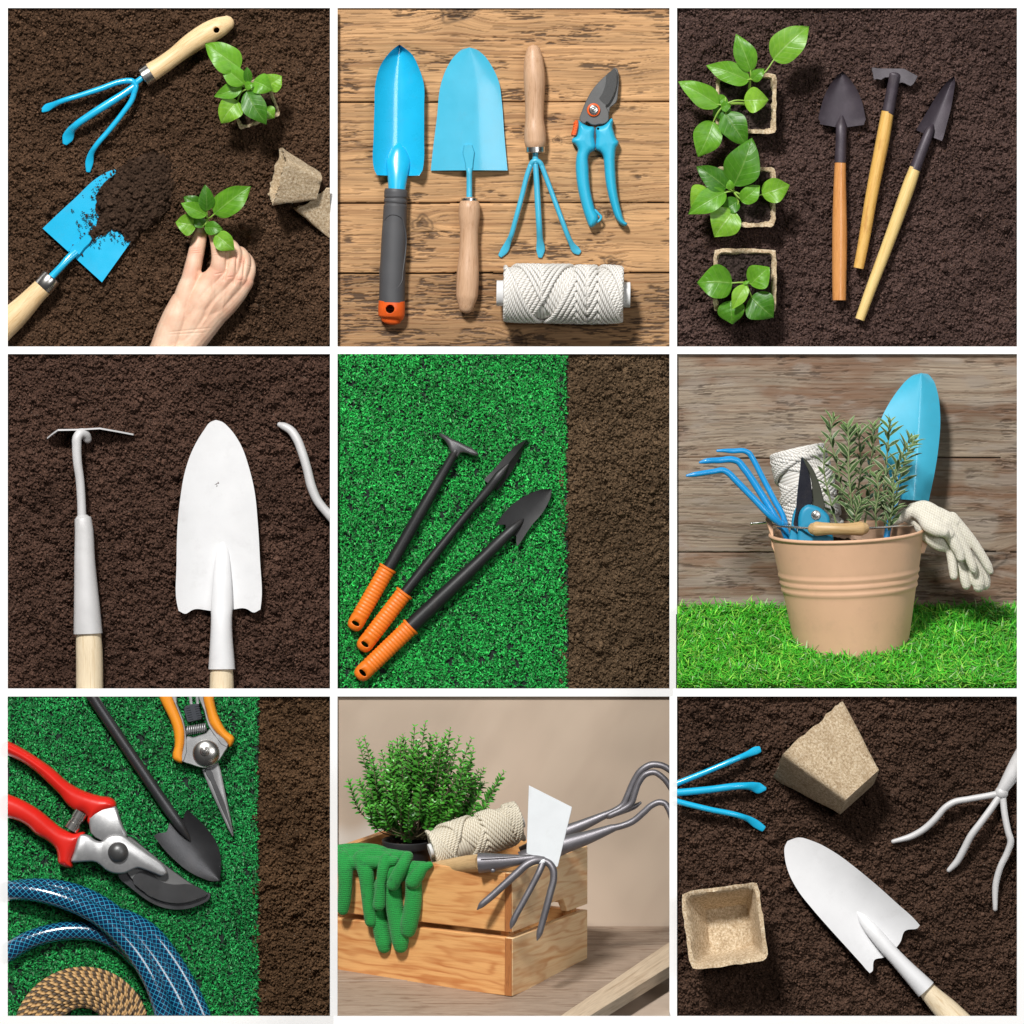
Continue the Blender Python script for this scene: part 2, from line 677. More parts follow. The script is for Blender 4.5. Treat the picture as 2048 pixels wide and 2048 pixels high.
def build(name, m, mat, parent=None, t=None, clip=False, flat=False, bev=0, sharp=.7, label=None, cat=None, group=None, kind=None, org=None):
    V = np.vstack(m.v)
    Rr = np.vstack(m.r)
    W = t.w(V)
    if parent is not None:
        o0 = ORG[parent.name]
    else:
        o0 = Vector(org) if org is not None else Vector((float(W[:, 0].mean()), float(W[:, 1].mean()), float(W[:, 2].min())))
    me = bpy.data.meshes.new(name)
    me.from_pydata([tuple(p) for p in W], [], m.f)
    at = me.attributes.new('rest', 'FLOAT_VECTOR', 'POINT')
    at.data.foreach_set('vector', (Rr * t.k).astype(np.float32).ravel())
    bm = bmesh.new()
    bm.from_mesh(me)
    if clip:
        clip_bm(bm, t)
    bmesh.ops.recalc_face_normals(bm, faces=bm.faces[:])
    for f in bm.faces:
        f.smooth = not flat
    if not flat:
        for e in bm.edges:
            if len(e.link_faces) == 2 and e.calc_face_angle(0) > sharp:
                e.smooth = False
    bmesh.ops.translate(bm, verts=bm.verts[:], vec=-o0)
    bm.to_mesh(me)
    bm.free()
    me.materials.append(mat)
    o = bpy.data.objects.new(name, me)
    _link(o, parent, o0)
    if bev:
        md = o.modifiers.new('bevel', 'BEVEL')
        md.width = bev * t.k * t.s
        md.segments = 2
        md.limit_method = 'ANGLE'
    return props(o, label, cat, group, kind)


def build_np(name, V, F, mat, col=None, rest=None, parent=None, smooth=True, org=None, label=None, cat=None, group=None, kind=None):
    """Fast path: world-space vertices, an (n, 3|4) face array, per-vertex colour."""
    o0 = ORG[parent.name] if parent is not None else Vector(org if org is not None else V.mean(0))
    me = bpy.data.meshes.new(name)
    n, k = F.shape
    me.vertices.add(len(V))
    me.vertices.foreach_set('co', (V - np.array(o0)).astype(np.float32).ravel())
    me.loops.add(n * k)
    me.loops.foreach_set('vertex_index', F.astype(np.int32).ravel())
    me.polygons.add(n)
    me.polygons.foreach_set('loop_start', np.arange(0, n * k, k, dtype=np.int32))
    me.update(calc_edges=True)
    me.polygons.foreach_set('use_smooth', np.full(n, smooth, dtype=bool))
    if col is not None:
        a = me.attributes.new('col', 'FLOAT_COLOR', 'POINT')
        a.data.foreach_set('color', np.column_stack([col, np.ones(len(col))]).astype(np.float32).ravel())
    if rest is not None:
        a = me.attributes.new('rest', 'FLOAT_VECTOR', 'POINT')
        a.data.foreach_set('vector', rest.astype(np.float32).ravel())
    me.materials.append(mat)
    o = bpy.data.objects.new(name, me)
    _link(o, parent, o0)
    return props(o, label, cat, group, kind)


def bake(o):
    dg = bpy.context.evaluated_depsgraph_get()
    dg.update()
    me = bpy.data.meshes.new_from_object(o.evaluated_get(dg))
    me.name = o.name
    o.modifiers.clear()
    o.data = me
    return o


def drill(o, t, c, rx, ry=None, rot=0.0, depth=400):
    """A real hole straight through a part."""
    m = M()
    ca, sa = math.cos(rot), math.sin(rot)
    pts = [(c[0] + x * ca - y * sa, c[1] + x * sa + y * ca) for x, y in circ(0, 0, rx, 24, ry)]
    prism(m, pts, [(0, -depth), (0, depth)], 0)
    cut = build('cutter', m, o.data.materials[0], o, t)
    md = o.modifiers.new('hole', 'BOOLEAN')
    md.object = cut
    md.operation = 'DIFFERENCE'
    md.solver = 'EXACT'
    bake(o)
    cm = cut.data
    bpy.data.objects.remove(cut)
    bpy.data.meshes.remove(cm)
    return o


def body(name, chains, mat, t, vox, parent=None, iters=6, clip=False, **kw):
    """One continuous skin grown over chains of (x, y, h, r) balls."""
    m = M()
    for ch in chains:
        a = np.array(ch, float)
        tube(m, a[:, :3], list(a[:, 3]), seg=20, n=5, cap='round')
    o = build(name, m, mat, parent, t, **kw)
    md = o.modifiers.new('skin', 'REMESH')
    md.mode = 'VOXEL'
    md.voxel_size = vox * t.k * t.s
    md2 = o.modifiers.new('soft', 'SMOOTH')
    md2.iterations = iters
    md2.factor = .5
    bake(o)
    me = o.data
    if clip:
        bm = bmesh.new()
        bm.from_mesh(me)
        off = ORG[o.name]
        bmesh.ops.translate(bm, verts=bm.verts[:], vec=off)
        clip_bm(bm, t)
        bmesh.ops.translate(bm, verts=bm.verts[:], vec=-off)
        bm.to_mesh(me)
        bm.free()
    me.polygons.foreach_set('use_smooth', np.ones(len(me.polygons), dtype=bool))
    if 'rest' in me.attributes:
        me.attributes.remove(me.attributes['rest'])
    a = me.attributes.new('rest', 'FLOAT_VECTOR', 'POINT')
    c = np.empty(len(me.vertices) * 3, dtype=np.float32)
    me.vertices.foreach_get('co', c)
    a.data.foreach_set('vector', c * 1000)
    if not me.materials:
        me.materials.append(mat)
    return o


def grid_faces(nx, ny):
    a = np.arange(nx * ny).reshape(ny, nx)
    return np.stack([a[1:, :-1], a[1:, 1:], a[:-1, 1:], a[:-1, :-1]], -1).reshape(-1, 4)


# ------------------------------------------------------------------ grounds
def soil(t, rect, seed, base, mat, amp=1.0, name='soil', res=1.15):
    """Loose crumbly earth over the pixel rectangle rect: clods, crumbs and fine grains as real relief."""
    L, U, Rr, B = rect
    nx, ny = int((Rr - L) / res), int((B - U) / res)
    X, Y = np.meshgrid(np.linspace(L, Rr, nx), np.linspace(U, B, ny))
    rng = np.random.default_rng(seed)
    wx = X + 5 * (fbm(X / 9, Y / 9, seed + 50, 3) - .5)
    wy = Y + 5 * (fbm(X / 9, Y / 9, seed + 60, 3) - .5)
    low = 14 * (fbm(X / 85, Y / 85, seed, 3) - .5) + 15 * (fbm(X / 22, Y / 19, seed + 5, 3) - .5)
    c, ci = bumps(wx, wy, 15, seed + 10, 2, 7, .45)
    c2, _i = bumps(wx + 9 * (fbm(X / 14, Y / 14, seed + 90, 2) - .5), wy, 40, seed + 15, 5, 12, .3)
    c = np.maximum(c, c2 * .8)
    md, mi = bumps(wx, wy, 6.5, seed + 20, 1.4, 3.6, .7)
    fn, fi = bumps(wx, wy, 3.0, seed + 30, .8, 2.1, .85)
    rgh = fbm(X / 2.6, Y / 2.6, seed + 70, 2) - .5
    h = low + np.maximum(c * 1.05, md * 1.4) + 1.9 * fn + 4.6 * rgh + rng.normal(0, .5, X.shape)
    idm = np.where(c * .8 > md, ci, mi)
    v = (.5 + .75 * idm + .9 * (fi - .5)) * (1 + rng.normal(0, .3, X.shape))
    v *= .6 + .8 * fbm(X / 110, Y / 110, seed + 80, 3)
    col = np.array(base)[None, None, :] * np.clip(v, .3, 2)[:, :, None]
    warm = (rng.random(X.shape) < .012)
    col = np.where(warm[:, :, None], np.array((.14, .07, .035)), col)
    pale = (rng.random(X.shape) < .0008)
    col = np.where(pale[:, :, None], np.array((.25, .22, .18)), col)
    TL, TU, TR, TB = t.rect
    edge = np.minimum(np.minimum(X - TL, TR - X), np.minimum(Y - TU, TB - Y))
    hz = np.minimum(h * amp * 1.1 - 8.5, 1.0 + 1.6 * edge)
    P = np.stack([(X - 1024) * t.s, (1024 - Y) * t.s, t.z + hz * t.s], -1).reshape(-1, 3)
    # loose crumbs lying on top
    n = int((Rr - L) * (B - U) / 34)
    ci_ = rng.integers(0, nx, n)
    cj = rng.integers(0, ny, n)
    rad = .6 + 2.6 * rng.random(n) ** 3
    big = rng.random(n) < .012
    rad[big] *= 2.0
    rad = np.minimum(rad, np.maximum(edge[cj, ci_] * .6 - .6, .05))
    cube = np.array([(x, y, z) for z in (-1, 1) for x, y in ((-1, -1), (1, -1), (1, 1), (-1, 1))], float) * .75
    cv = cube[None] * rad[:, None, None] * rng.uniform(.55, 1.3, (n, 8, 3))
    th = rng.random(n) * 2 * PI
    cx_, sx_ = np.cos(th)[:, None], np.sin(th)[:, None]
    cv = np.stack([cv[..., 0] * cx_ - cv[..., 1] * sx_, cv[..., 0] * sx_ + cv[..., 1] * cx_, cv[..., 2]], -1)
    cen = P.reshape(ny, nx, 3)[cj, ci_]
    cen[:, 2] += rad * .35 * t.s
    CV = (cen[:, None] + cv * t.s).reshape(-1, 3)
    CV[:, 0] = np.clip(CV[:, 0], (L - 1024) * t.s, (Rr - 1024) * t.s)
    CV[:, 1] = np.clip(CV[:, 1], (1024 - B) * t.s, (1024 - U) * t.s)
    CF = (np.arange(n)[:, None, None] * 8 + np.array([(0, 3, 2, 1), (4, 5, 6, 7), (0, 1, 5, 4), (1, 2, 6, 5), (2, 3, 7, 6), (3, 0, 4, 7)])[None]).reshape(-1, 4)
    CC = np.repeat(np.array(base)[None] * rng.uniform(.45, 1.75, n)[:, None], 8, 0)
    P2 = np.vstack([P, CV])
    F2 = np.vstack([grid_faces(nx, ny), CF + len(P)])
    C2 = np.vstack([col.reshape(-1, 3), CC])
    return build_np(name, P2, F2, mat, C2, kind='structure', org=(P[:, 0].mean(), P[:, 1].mean(), t.z))


def blades(n, base, dirs, length, width, rise, curl, col, rng, up=(0, 0, 1)):
    """n bent ribbons: base (n,3), horizontal unit dirs (n,3); six vertices each."""
    up = np.array(up, float)
    sd = np.cross(dirs, up)
    sd /= np.linalg.norm(sd, axis=1)[:, None] + 1e-9
    V = np.empty((n, 6, 3))
    p0 = base
    p1 = base + dirs * (length * (.38 - .2 * (1 - curl)))[:, None] + up * (rise * .72)[:, None]
    p2 = base + dirs * length[:, None] + up * rise[:, None] * np.clip(1.15 - curl, 0, 1.2)[:, None]
    for i, (p, w) in enumerate(((p0, .75), (p1, 1.0), (p2, .25))):
        V[:, 2 * i] = p - sd * (width * w * .5)[:, None]
        V[:, 2 * i + 1] = p + sd * (width * w * .5)[:, None]
    o = np.arange(n)[:, None] * 6
    F = np.concatenate([o + np.array([[0, 1, 3, 2]]), o + np.array([[2, 3, 5, 4]])])
    C = np.repeat(col, 6, 0)
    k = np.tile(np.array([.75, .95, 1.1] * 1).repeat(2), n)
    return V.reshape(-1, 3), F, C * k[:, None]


def turf(t, rect, seed, tone, mat, pitch=7.4, step=3.6, per=5, L=(4.2, 9), rise=(4, 12), tufts=None, edge=None, rowmask=.72):
    """Short artificial turf seen from above: tufts on stitched rows."""
    rng = np.random.default_rng(seed)
    x0, y0, x1, y1 = rect
    xs = np.arange(x0 + 2, x1, pitch)
    ys = np.arange(y0 + 1, y1, step)
    gx, gy = np.meshgrid(xs, ys)
    gx = (gx + rng.normal(0, 1.3, gx.shape)).ravel()
    gy = (gy + rng.normal(0, 1.3, gy.shape)).ravel()
    keep = (fbm(gx / 4, gy / 22, seed + 3, 2) < rowmask) & (rng.random(gx.shape) < .9)
    gx, gy = gx[keep], gy[keep]
    ten = np.repeat(fbm(gx / 60, gy / 60, seed + 9, 2), per)
    gx, gy = np.repeat(gx, per) + rng.normal(0, 1.0, len(gx) * per), np.repeat(gy, per) + rng.normal(0, 1.0, len(gy) * per)
    n = len(gx)
    a = rng.random(n) * 2 * PI
    dirs = np.stack([np.cos(a), np.sin(a), np.zeros(n)], 1)
    ln = rng.uniform(*L, n) * t.s
    wd = rng.uniform(2.0, 3.8, n) * t.s
    rs = rng.uniform(*rise, n) * t.s
    cu = rng.uniform(.15, .8, n)
    col = np.array(tone)[None, :] * (rng.choice([.3, .6, .9, 1.25, 1.8], n) * rng.uniform(.8, 1.2, n) * (.75 + .5 * ten))[:, None]
    pale = rng.random(n) < .02
    col[pale] = col[pale] * 1.7
    gx = np.clip(gx, x0 + 2, x1 - 1 + (edge or 0) * 1.6 * fbm(gy / 9, gy * 0, seed + 21, 3))
    gy = np.clip(gy, y0 + 2, y1 - 2)
    base = np.stack([(gx - 1024) * t.s, (1024 - gy) * t.s, np.full(n, t.z - .004)], 1)
    V, F, C = blades(n, base, dirs, ln, wd, rs, cu, col, rng)
    # keep the ribbons inside the compartment
    L_, U_, R_, B_ = t.rect
    V[:, 0] = np.clip(V[:, 0], (L_ - 1024) * t.s, (R_ - 1024) * t.s)
    V[:, 1] = np.clip(V[:, 1], (1024 - B_) * t.s, (1024 - U_) * t.s)
    return V, F, C


def pot_frustum(m, c, ax, up, a, b, depth, wall, rng, rough=8.0, n=14):
    """Square tapered fibre pot. c = mouth centre, ax = unit axis from mouth to base, up = one side's normal; a, b half sizes."""
    ax, up = np.array(ax, float), np.array(up, float)
    ax /= np.linalg.norm(ax)
    up = up - ax * up.dot(ax)
    up /= np.linalg.norm(up)
    sd = np.cross(ax, up)

    def ringpts(s, half, jit):
        pts, rst = [], []
        for side in range(4):
            for i in range(n):
                q = -1 + 2 * i / n
                x, y = [(q, -1), (1, q), (-q, 1), (-1, -q)][side]
                # rounded corners
                k = 1 - .05 * (abs(x) * abs(y)) ** 8
                ss = s + (rng.uniform(-1, 1) * jit if jit else 0)
                w = rng.uniform(-1, 1) * rough * .35
                p = np.array(c) + ax * ss + sd * (x * k * (half + w)) + up * (y * k * (half + w))
                pts.append(p)
                rst.append((ss, x * half, y * half))
        return pts, rst
    V, Rr, F = [], [], []
    lv = [(0, a, rough)] + [(depth * q, a + (b - a) * q, 0) for q in (.12, .3, .5, .7, .88, 1.0)]
    iv = [(depth * q, a + (b - a) * q - wall, 0) for q in (.93, .7, .45, .2)] + [(0, a - wall, rough)]
    rows = []
    for s, h, j in lv + iv:
        p, r = ringpts(s, h, j)
        rows.append(len(V))
        V += p
        Rr += r
    K = 4 * n
    no = len(lv)
    for q in range(len(rows) - 1):
        if q == no - 1:
            continue
        for i in range(K):
            i2 = (i + 1) % K
            F.append((rows[q] + i, rows[q] + i2, rows[q + 1] + i2, rows[q + 1] + i))
    F.append(tuple(rows[no - 1] + i for i in range(K)))
    F.append(tuple(rows[no] + i for i in range(K)))
    for i in range(K):
        i2 = (i + 1) % K
        F.append((rows[-1] + i, rows[-1] + i2, rows[0] + i2, rows[0] + i))
    m.add(V, F, Rr)
    return m


def leaf(parent, t, base, tip, w, mat, arch=25, fold=.25, bend=0.0, seed=0, name='leaf', clip=False):
    """One broad leaf: base and tip are (x, y, h)."""
    base, tip = np.array(base, float), np.array(tip, float)
    ax = tip - base
    L = np.linalg.norm(ax[:2]) + 1e-6
    sd = np.array([-ax[1], ax[0]]) / L
    nu, nv = 22, 10
    V, Rr, F = [], [], []
    pk = .6 / 1.6
    k = 1 / (pk ** .6 * (1 - pk) ** 1.0)
    r = random.Random(seed * 7 + 3)
    ph, ph2 = r.uniform(0, 6), r.uniform(0, 6)
    ph3 = r.uniform(0, 6)
    for i in range(nu + 1):
        tt = (i / nu) ** 1.15
        f = k * max(tt, 1e-4) ** .6 * max(1 - tt, 0) ** 1.0
        if tt > .8:
            f = max(f * .97, 0)
        for j in range(nv + 1):
            v = -1 + 2 * j / nv
            wob = 1 + .05 * math.sin(9 * tt + ph + (1.3 if v > 0 else 0)) * abs(v)
            o = v * w / 2 * f * wob + bend * math.sin(PI * tt) * w
            p = base[:2] + ax[:2] * tt + sd * o
            h = base[2] + ax[2] * tt + arch * math.sin(PI * tt * .9) + fold * abs(v) * f * w / 2 * (1 - .35 * abs(v))
            h += .06 * w * math.sin(7 * tt + ph2 + (2 if v > 0 else 0)) * v * v + .012 * w * math.sin(30 * (tt - .25 * abs(v)) + ph3) * (1 - abs(v))
            V.append((p[0], p[1], h))
            Rr.append((tt / t.k * 1.0, v / t.k, (seed % 17) / t.k))
    c = nv + 1
    for i in range(nu):
        for j in range(nv):
            a = i * c + j
            F.append((a, a + 1, a + c + 1, a + c))
    m = M()
    m.add(V, F, Rr)
    return build(name, m, mat, parent, t, clip=clip, sharp=3)


def leafmat(name, a, b, vein):
    t = NT(name)
    at = t.attr('rest').outputs['Vector']
    sp = t.n('ShaderNodeSeparateXYZ')
    t.l(at, sp.inputs[0])
    av = t.math('ABSOLUTE', sp.outputs[1])
    n = t.noise(t.map(at, (3, 2.2, 1)), 1.6, 4, .6)
    oi = t.n('ShaderNodeObjectInfo').outputs['Random']
    col = t.ramp(t.math('ADD', t.math('MULTIPLY', n, .7), t.math('MULTIPLY', oi, .3)), [(.3, b), (.68, a)])
    mid = t.math('SUBTRACT', 1.0, t.math('MULTIPLY', av, 16.0), clamp=True)
    fr = t.math('FRACT', t.math('SUBTRACT', t.math('MULTIPLY', sp.outputs[0], 7.0), t.math('MULTIPLY', av, 1.7)))
    sv = t.math('SUBTRACT', 1.0, t.math('MULTIPLY', t.math('ABSOLUTE', t.math('SUBTRACT', fr, .5)), 12.0), clamp=True)
    vm = t.math('MAXIMUM', mid, t.math('MULTIPLY', sv, .45))
    t.col(t.mix(t.math('MULTIPLY', vm, .6), col, vein))
    t.set(Roughness=.38)
    t.bump(t.math('ADD', vm, t.math('MULTIPLY', n, .4)), .35, .0012)
    tr = t.n('ShaderNodeBsdfTranslucent')
    t.l(t.mix(.35, col, vein), tr.inputs[0])
    ms = t.n('ShaderNodeMixShader')
    ms.inputs[0].default_value = .3
    t.l(t.b.outputs[0], ms.inputs[1])
    t.l(tr.outputs[0], ms.inputs[2])
    t.l(ms.outputs[0], t.out.inputs[0])
    return t.m


def spool_path(L, Rad, cord, passes, turns, seed=0, grow=.1, tap=0.0, dwell=.9, zones=(-.38, .2, .4, .58)):
    """Cross-wound cord in spool space: (x along the axis, angle, radius)."""
    out = []
    per = 46
    total = int(passes * turns * per)
    for i in range(total):
        u = i / (turns * per)               # passes done
        tri = 2 / PI * math.asin(dwell * math.sin(PI * (u - .5))) / (2 / PI * math.asin(dwell))
        th = i / per * 2 * PI + u * 2 * PI * .0295
        lay = u / passes
        r = Rad - cord * .4 + grow * cord * lay * 3
        up = (sum(tri > q for q in zones) % 2 == 0) == (int(u) % 2 == 0)
        r += cord * (.75 if up else -.75)
        r *= 1 - tap * (.5 + .5 * tri) - .05 * abs(tri) ** 6
        out.append((tri * L / 2, th, r))
    return out

# ------------------------------------------------------------------ materials
BLUE = paint('blue_enamel', (.012, .47, .78), .22, spk=.04, coat=.5)
BLUE_SOFT = paint('blue_matt_enamel', (.06, .47, .68), .3, spk=.04, coat=.3)
BLUE_PLASTIC = paint('blue_plastic', (.025, .45, .68), .38, spk=.04)
CHROME = paint('bright_steel', (.62, .6, .57), .22, 1.0, .1)
STEEL = paint('cast_steel', (.40, .40, .405), .4, .6, .15, grain=.3, worn=(.52, .52, .52))
DARKSTEEL = paint('blackened_steel', (.085, .085, .088), .45, .6, .2, grain=.35)
GREYCOAT = paint('grey_nonstick', (.13, .13, .13), .5, .2, .1, grain=.4)
GREY_RUBBER = paint('grey_rubber', (.075, .075, .08), .5, 0, .08, grain=.15)
ORANGE = paint('orange_plastic', (.85, .12, .012), .35, spk=.05)
ORANGE_GRIP = paint('amber_orange_rubber', (.90, .20, .012), .38, spk=.05)
YELLOW_GRIP = paint('yellow_orange_rubber', (.86, .30, .015), .42, spk=.05)
RED = paint('red_dipped_plastic', (.72, .02, .012), .25, spk=.05, coat=.4)
BLACK = paint('black_paint', (.016, .016, .017), .38, .1, .2, grain=.25)
BLACKM = paint('black_metallic', (.085, .085, .09), .33, .75, .12, grain=.3)
PURPLEBLACK = paint('dark_plum_lacquer', (.052, .040, .052), .38, .2, .15, grain=.35, worn=(.07, .055, .07))
WHITE = paint('white_enamel', (.78, .78, .79), .42, spk=.03, grain=.4)
WHITEG = paint('pale_grey_enamel', (.64, .63, .63), .42, .1, spk=.06, grain=.5)
PALE_WOOD = wood('pale_birch', lin(240, 208, 160), lin(212, 170, 112))
PINK_WOOD = wood('pinkish_beech', lin(212, 172, 138), lin(178, 134, 98), across=.3, fine=.35)
WHITE_WOOD = wood('bleached_birch', lin(240, 222, 190), lin(214, 188, 148), fine=.2)
AMBER_WOOD = wood('amber_lacquered_wood', lin(222, 156, 92), lin(190, 116, 56), rough=.3, fine=.3)
YELLOW_WOOD = wood('golden_pine', lin(234, 188, 104), lin(206, 146, 62), fine=.35, dark=lin(172, 108, 46))
STRAW_WOOD = wood('straw_pine', lin(238, 208, 138), lin(214, 172, 92), fine=.25)
TWINE = twist('cotton_twine', (.84, .82, .78), (.42, .36, .29), .95)
LEAF = leafmat('pepper_leaf', (.19, .50, .03), (.085, .30, .014), (.42, .66, .18))
LEAF2 = leafmat('dark_pepper_leaf', (.105, .34, .02), (.05, .20, .012), (.30, .50, .12))
LEAF3 = leafmat('light_pepper_leaf', (.32, .64, .05), (.17, .44, .025), (.55, .75, .28))
STEM = paint('green_stem', (.28, .46, .07), .45)
SOILMAT = colmat('loam', .95, .04, .5, 1100)


def peatmat():
    t = NT('pressed_fibre')
    at = t.attr('rest').outputs['Vector']
    n = t.noise(at, .22, 6, .8)
    f = t.noise(t.map(at, (.05, .5, .16)), 1, 5, .75)
    g = t.noise(at, .035, 3)
    col = t.ramp(n, [(.32, lin(128, 102, 74)), (.5, lin(206, 182, 148)), (.66, lin(242, 228, 202))])
    col = t.mix(t.math('MULTIPLY', t.ramp(f, [(.5, (0, 0, 0)), (.7, (1, 1, 1))]), .35), col, lin(140, 110, 80))
    col = t.mix(t.math('MULTIPLY', t.ramp(g, [(.45, (0, 0, 0)), (.7, (1, 1, 1))]), .35), col, lin(150, 122, 88))
    t.col(col)
    t.set(Roughness=.95)
    t.bump(t.math('ADD', n, t.math('MULTIPLY', f, .6)), .9, .0016)
    return t.m


PEAT = peatmat()


def skinmat():
    t = NT('skin')
    at = t.attr('rest').outputs['Vector']
    n = t.noise(at, .03, 3)
    n2 = t.noise(at, .9, 3, .6)
    col = t.ramp(n, [(.3, lin(226, 178, 150)), (.5, lin(234, 194, 166)), (.72, lin(240, 208, 182))])
    col = t.mix(t.math('MULTIPLY', t.attr('tint').outputs['Fac'], .55), col, lin(222, 148, 122))
    t.col(col)
    t.set(Roughness=.5, Subsurface_Weight=.08, Subsurface_Radius=(.012, .005, .003), Subsurface_Scale=.5)
    t.bump(t.math('ADD', n2, t.math('MULTIPLY', t.noise(t.map(at, (.12, .5, .5)), 1, 3, .6), .8)), .25, .0012)
    return t.m


SKIN = skinmat()
NAIL = paint('nail', lin(240, 196, 180), .25, spk=.02)


# ------------------------------------------------------------------ shared builders
def cord_spool(name, t, c, ax, L, Rad, cord, passes, turns, mat, label, core=None, coremat=None, group=None, **kw):
    """Cross-wound ball of cord on a card core: c centre, ax unit axis."""
    ax = np.array(ax, float)
    ax /= np.linalg.norm(ax)
    e1 = np.cross(ax, (0, 0, 1.0))
    e1 /= np.linalg.norm(e1)
    e2 = np.cross(e1, ax)
    c = np.array(c, float)
    root = thing(name, t, c, label, 'twine', group)
    P = [c + ax * x + e1 * r * math.cos(a) + e2 * r * math.sin(a) for x, a, r in spool_path(L, Rad, cord, passes, turns, **kw)]
    m = M()
    tube(m, P, cord, seg=8, smooth=False, cap='round')
    build('cord', m, mat, root, t, sharp=3)
    m = M()
    tap = kw.get('tap', 0)
    tube(m, [c - ax * L * .49, c + ax * L * .49], [Rad * .93, Rad * .93 * (1 - tap)], seg=32)
    build('cord_bulk', m, mat, root, t)
    if core:
        m = M()
        tube(m, [c - ax * core[0], c + ax * core[1]], core[2], seg=32)
        o = build('core', m, coremat, root, t, bev=3)
    return root


def plain_handle(root, t, pts, rs, mat, clip=False, hole=None, cap='round'):
    m = M()
    tube(m, pts, rs, seg=24, n=6, cap=cap)
    o = build('handle', m, mat, root, t, clip=clip)
    if hole:
        drill(o, t, hole[:2], hole[2])
    return o


def ferrule(root, t, a, b, r):
    a, b = np.array(a, float), np.array(b, float)
    d = (b - a) / 10
    m = M()
    tube(m, [a, a + d * .6, b - d * .6, b], [r * .94, r, r, r * .94], seg=28, smooth=False)
    tube(m, [a - d * .05, a - d * .02], r * .9, seg=28, smooth=False)
    return build('ferrule', m, CHROME, root, t)


def tines(root, t, paths, mat, clip=False):
    for pts, rs in paths:
        m = M()
        tube(m, pts, rs, seg=14, n=6, cap='round')
        build('tine', m, mat, root, t, clip=clip)


# ------------------------------------------------------------------ 1: hand planting a seedling
soil(T1, (14, 14, 662, 695), 101, (.088, .050, .030), SOILMAT, 1.05)

r = thing('hand_fork', T1, (760, 460, 0), 'blue three-pronged hand fork with a pale drilled wooden handle on soil above the hand', 'garden fork')
plain_handle(r, T1, [(838, 402, 56), (905, 358, 56), (960, 318, 56), (1060, 242, 62), (1150, 186, 62), (1215, 152, 58), (1252, 133, 54)],
             [54, 50, 49, 57, 61, 56, 44], PALE_WOOD, hole=(1199, 172, 17))
ferrule(r, T1, (792, 432, 56), (838, 402, 56), 56)
m = M()
tube(m, [(815, 415, 56), (770, 447, 58), (735, 475, 58)], 17)
tube(m, [(700, 449, 62), (735, 452, 66), (752, 475, 66), (745, 515, 62)], 16, cap='round')
build('shank', m, BLUE, r, T1)
tines(r, T1, [
    ([(705, 449, 62), (670, 454, 60), (560, 492, 58), (440, 531, 54), (340, 562, 44), (295, 580, 22), (262, 594, 10), (232, 612, 4)],
     [16, 16, 16, 15, 15, (17, 9), (21, 5), (11, 4)]),
    ([(745, 478, 60), (690, 518, 64), (600, 576, 70), (500, 640, 70), (425, 692, 60), (394, 722, 34), (376, 758, 14), (358, 795, 4)],
     [18, 20, 22, 21, 20, (24, 12), (31, 6), (14, 4)]),
    ([(748, 500, 62), (735, 545, 60), (680, 628, 58), (600, 728, 54), (530, 810, 48), (505, 850, 28), (494, 895, 12), (487, 948, 4)],
     [16, 16, 15, 15, 15, (17, 9), (22, 5), (12, 4)])], BLUE)

r = thing('hand_trowel', T1, (400, 1400, 0), 'blue flat-backed trowel half covered with heaped soil, pale wooden handle', 'trowel')
tipA, baseA = (880, 884), (401, 1411)
wl = widths_from(tipA, baseA, [(760, 880), (688, 905), (640, 928), (530, 1012), (400, 1122), (238, 1262)], [(862, 1010), (842, 1180), (810, 1245), (720, 1360), (640, 1465), (565, 1560)])
m = M()
blade(m, tipA, baseA, wl, lambda tt, v: 22 + 10 * abs(v) ** 1.5 * tt - 44 * (1 - tt) ** 1.6, 6)
build('blade', m, BLUE, r, T1)
m = M()
prism(m, [(380, 1385), (420, 1425), (470, 1372), (512, 1322), (482, 1290), (440, 1330)], [(0, 24), (0, 34), (5, 40)], 2)
build('tang', m, BLUE, r, T1)
m = M()
tube(m, [(425, 1390, 44), (390, 1420, 50), (340, 1475, 54), (275, 1542, 56)], [(18, 8), (22, 14), 20, 20])
build('shank', m, BLUE, r, T1)
ferrule(r, T1, (290, 1530, 56), (238, 1592, 56), 57)
plain_handle(r, T1, [(242, 1585, 56), (195, 1632, 54), (140, 1690, 48), (60, 1768, 40), (-60, 1880, 34)], [54, 57, 64, 73, 76], PALE_WOOD, clip=True)


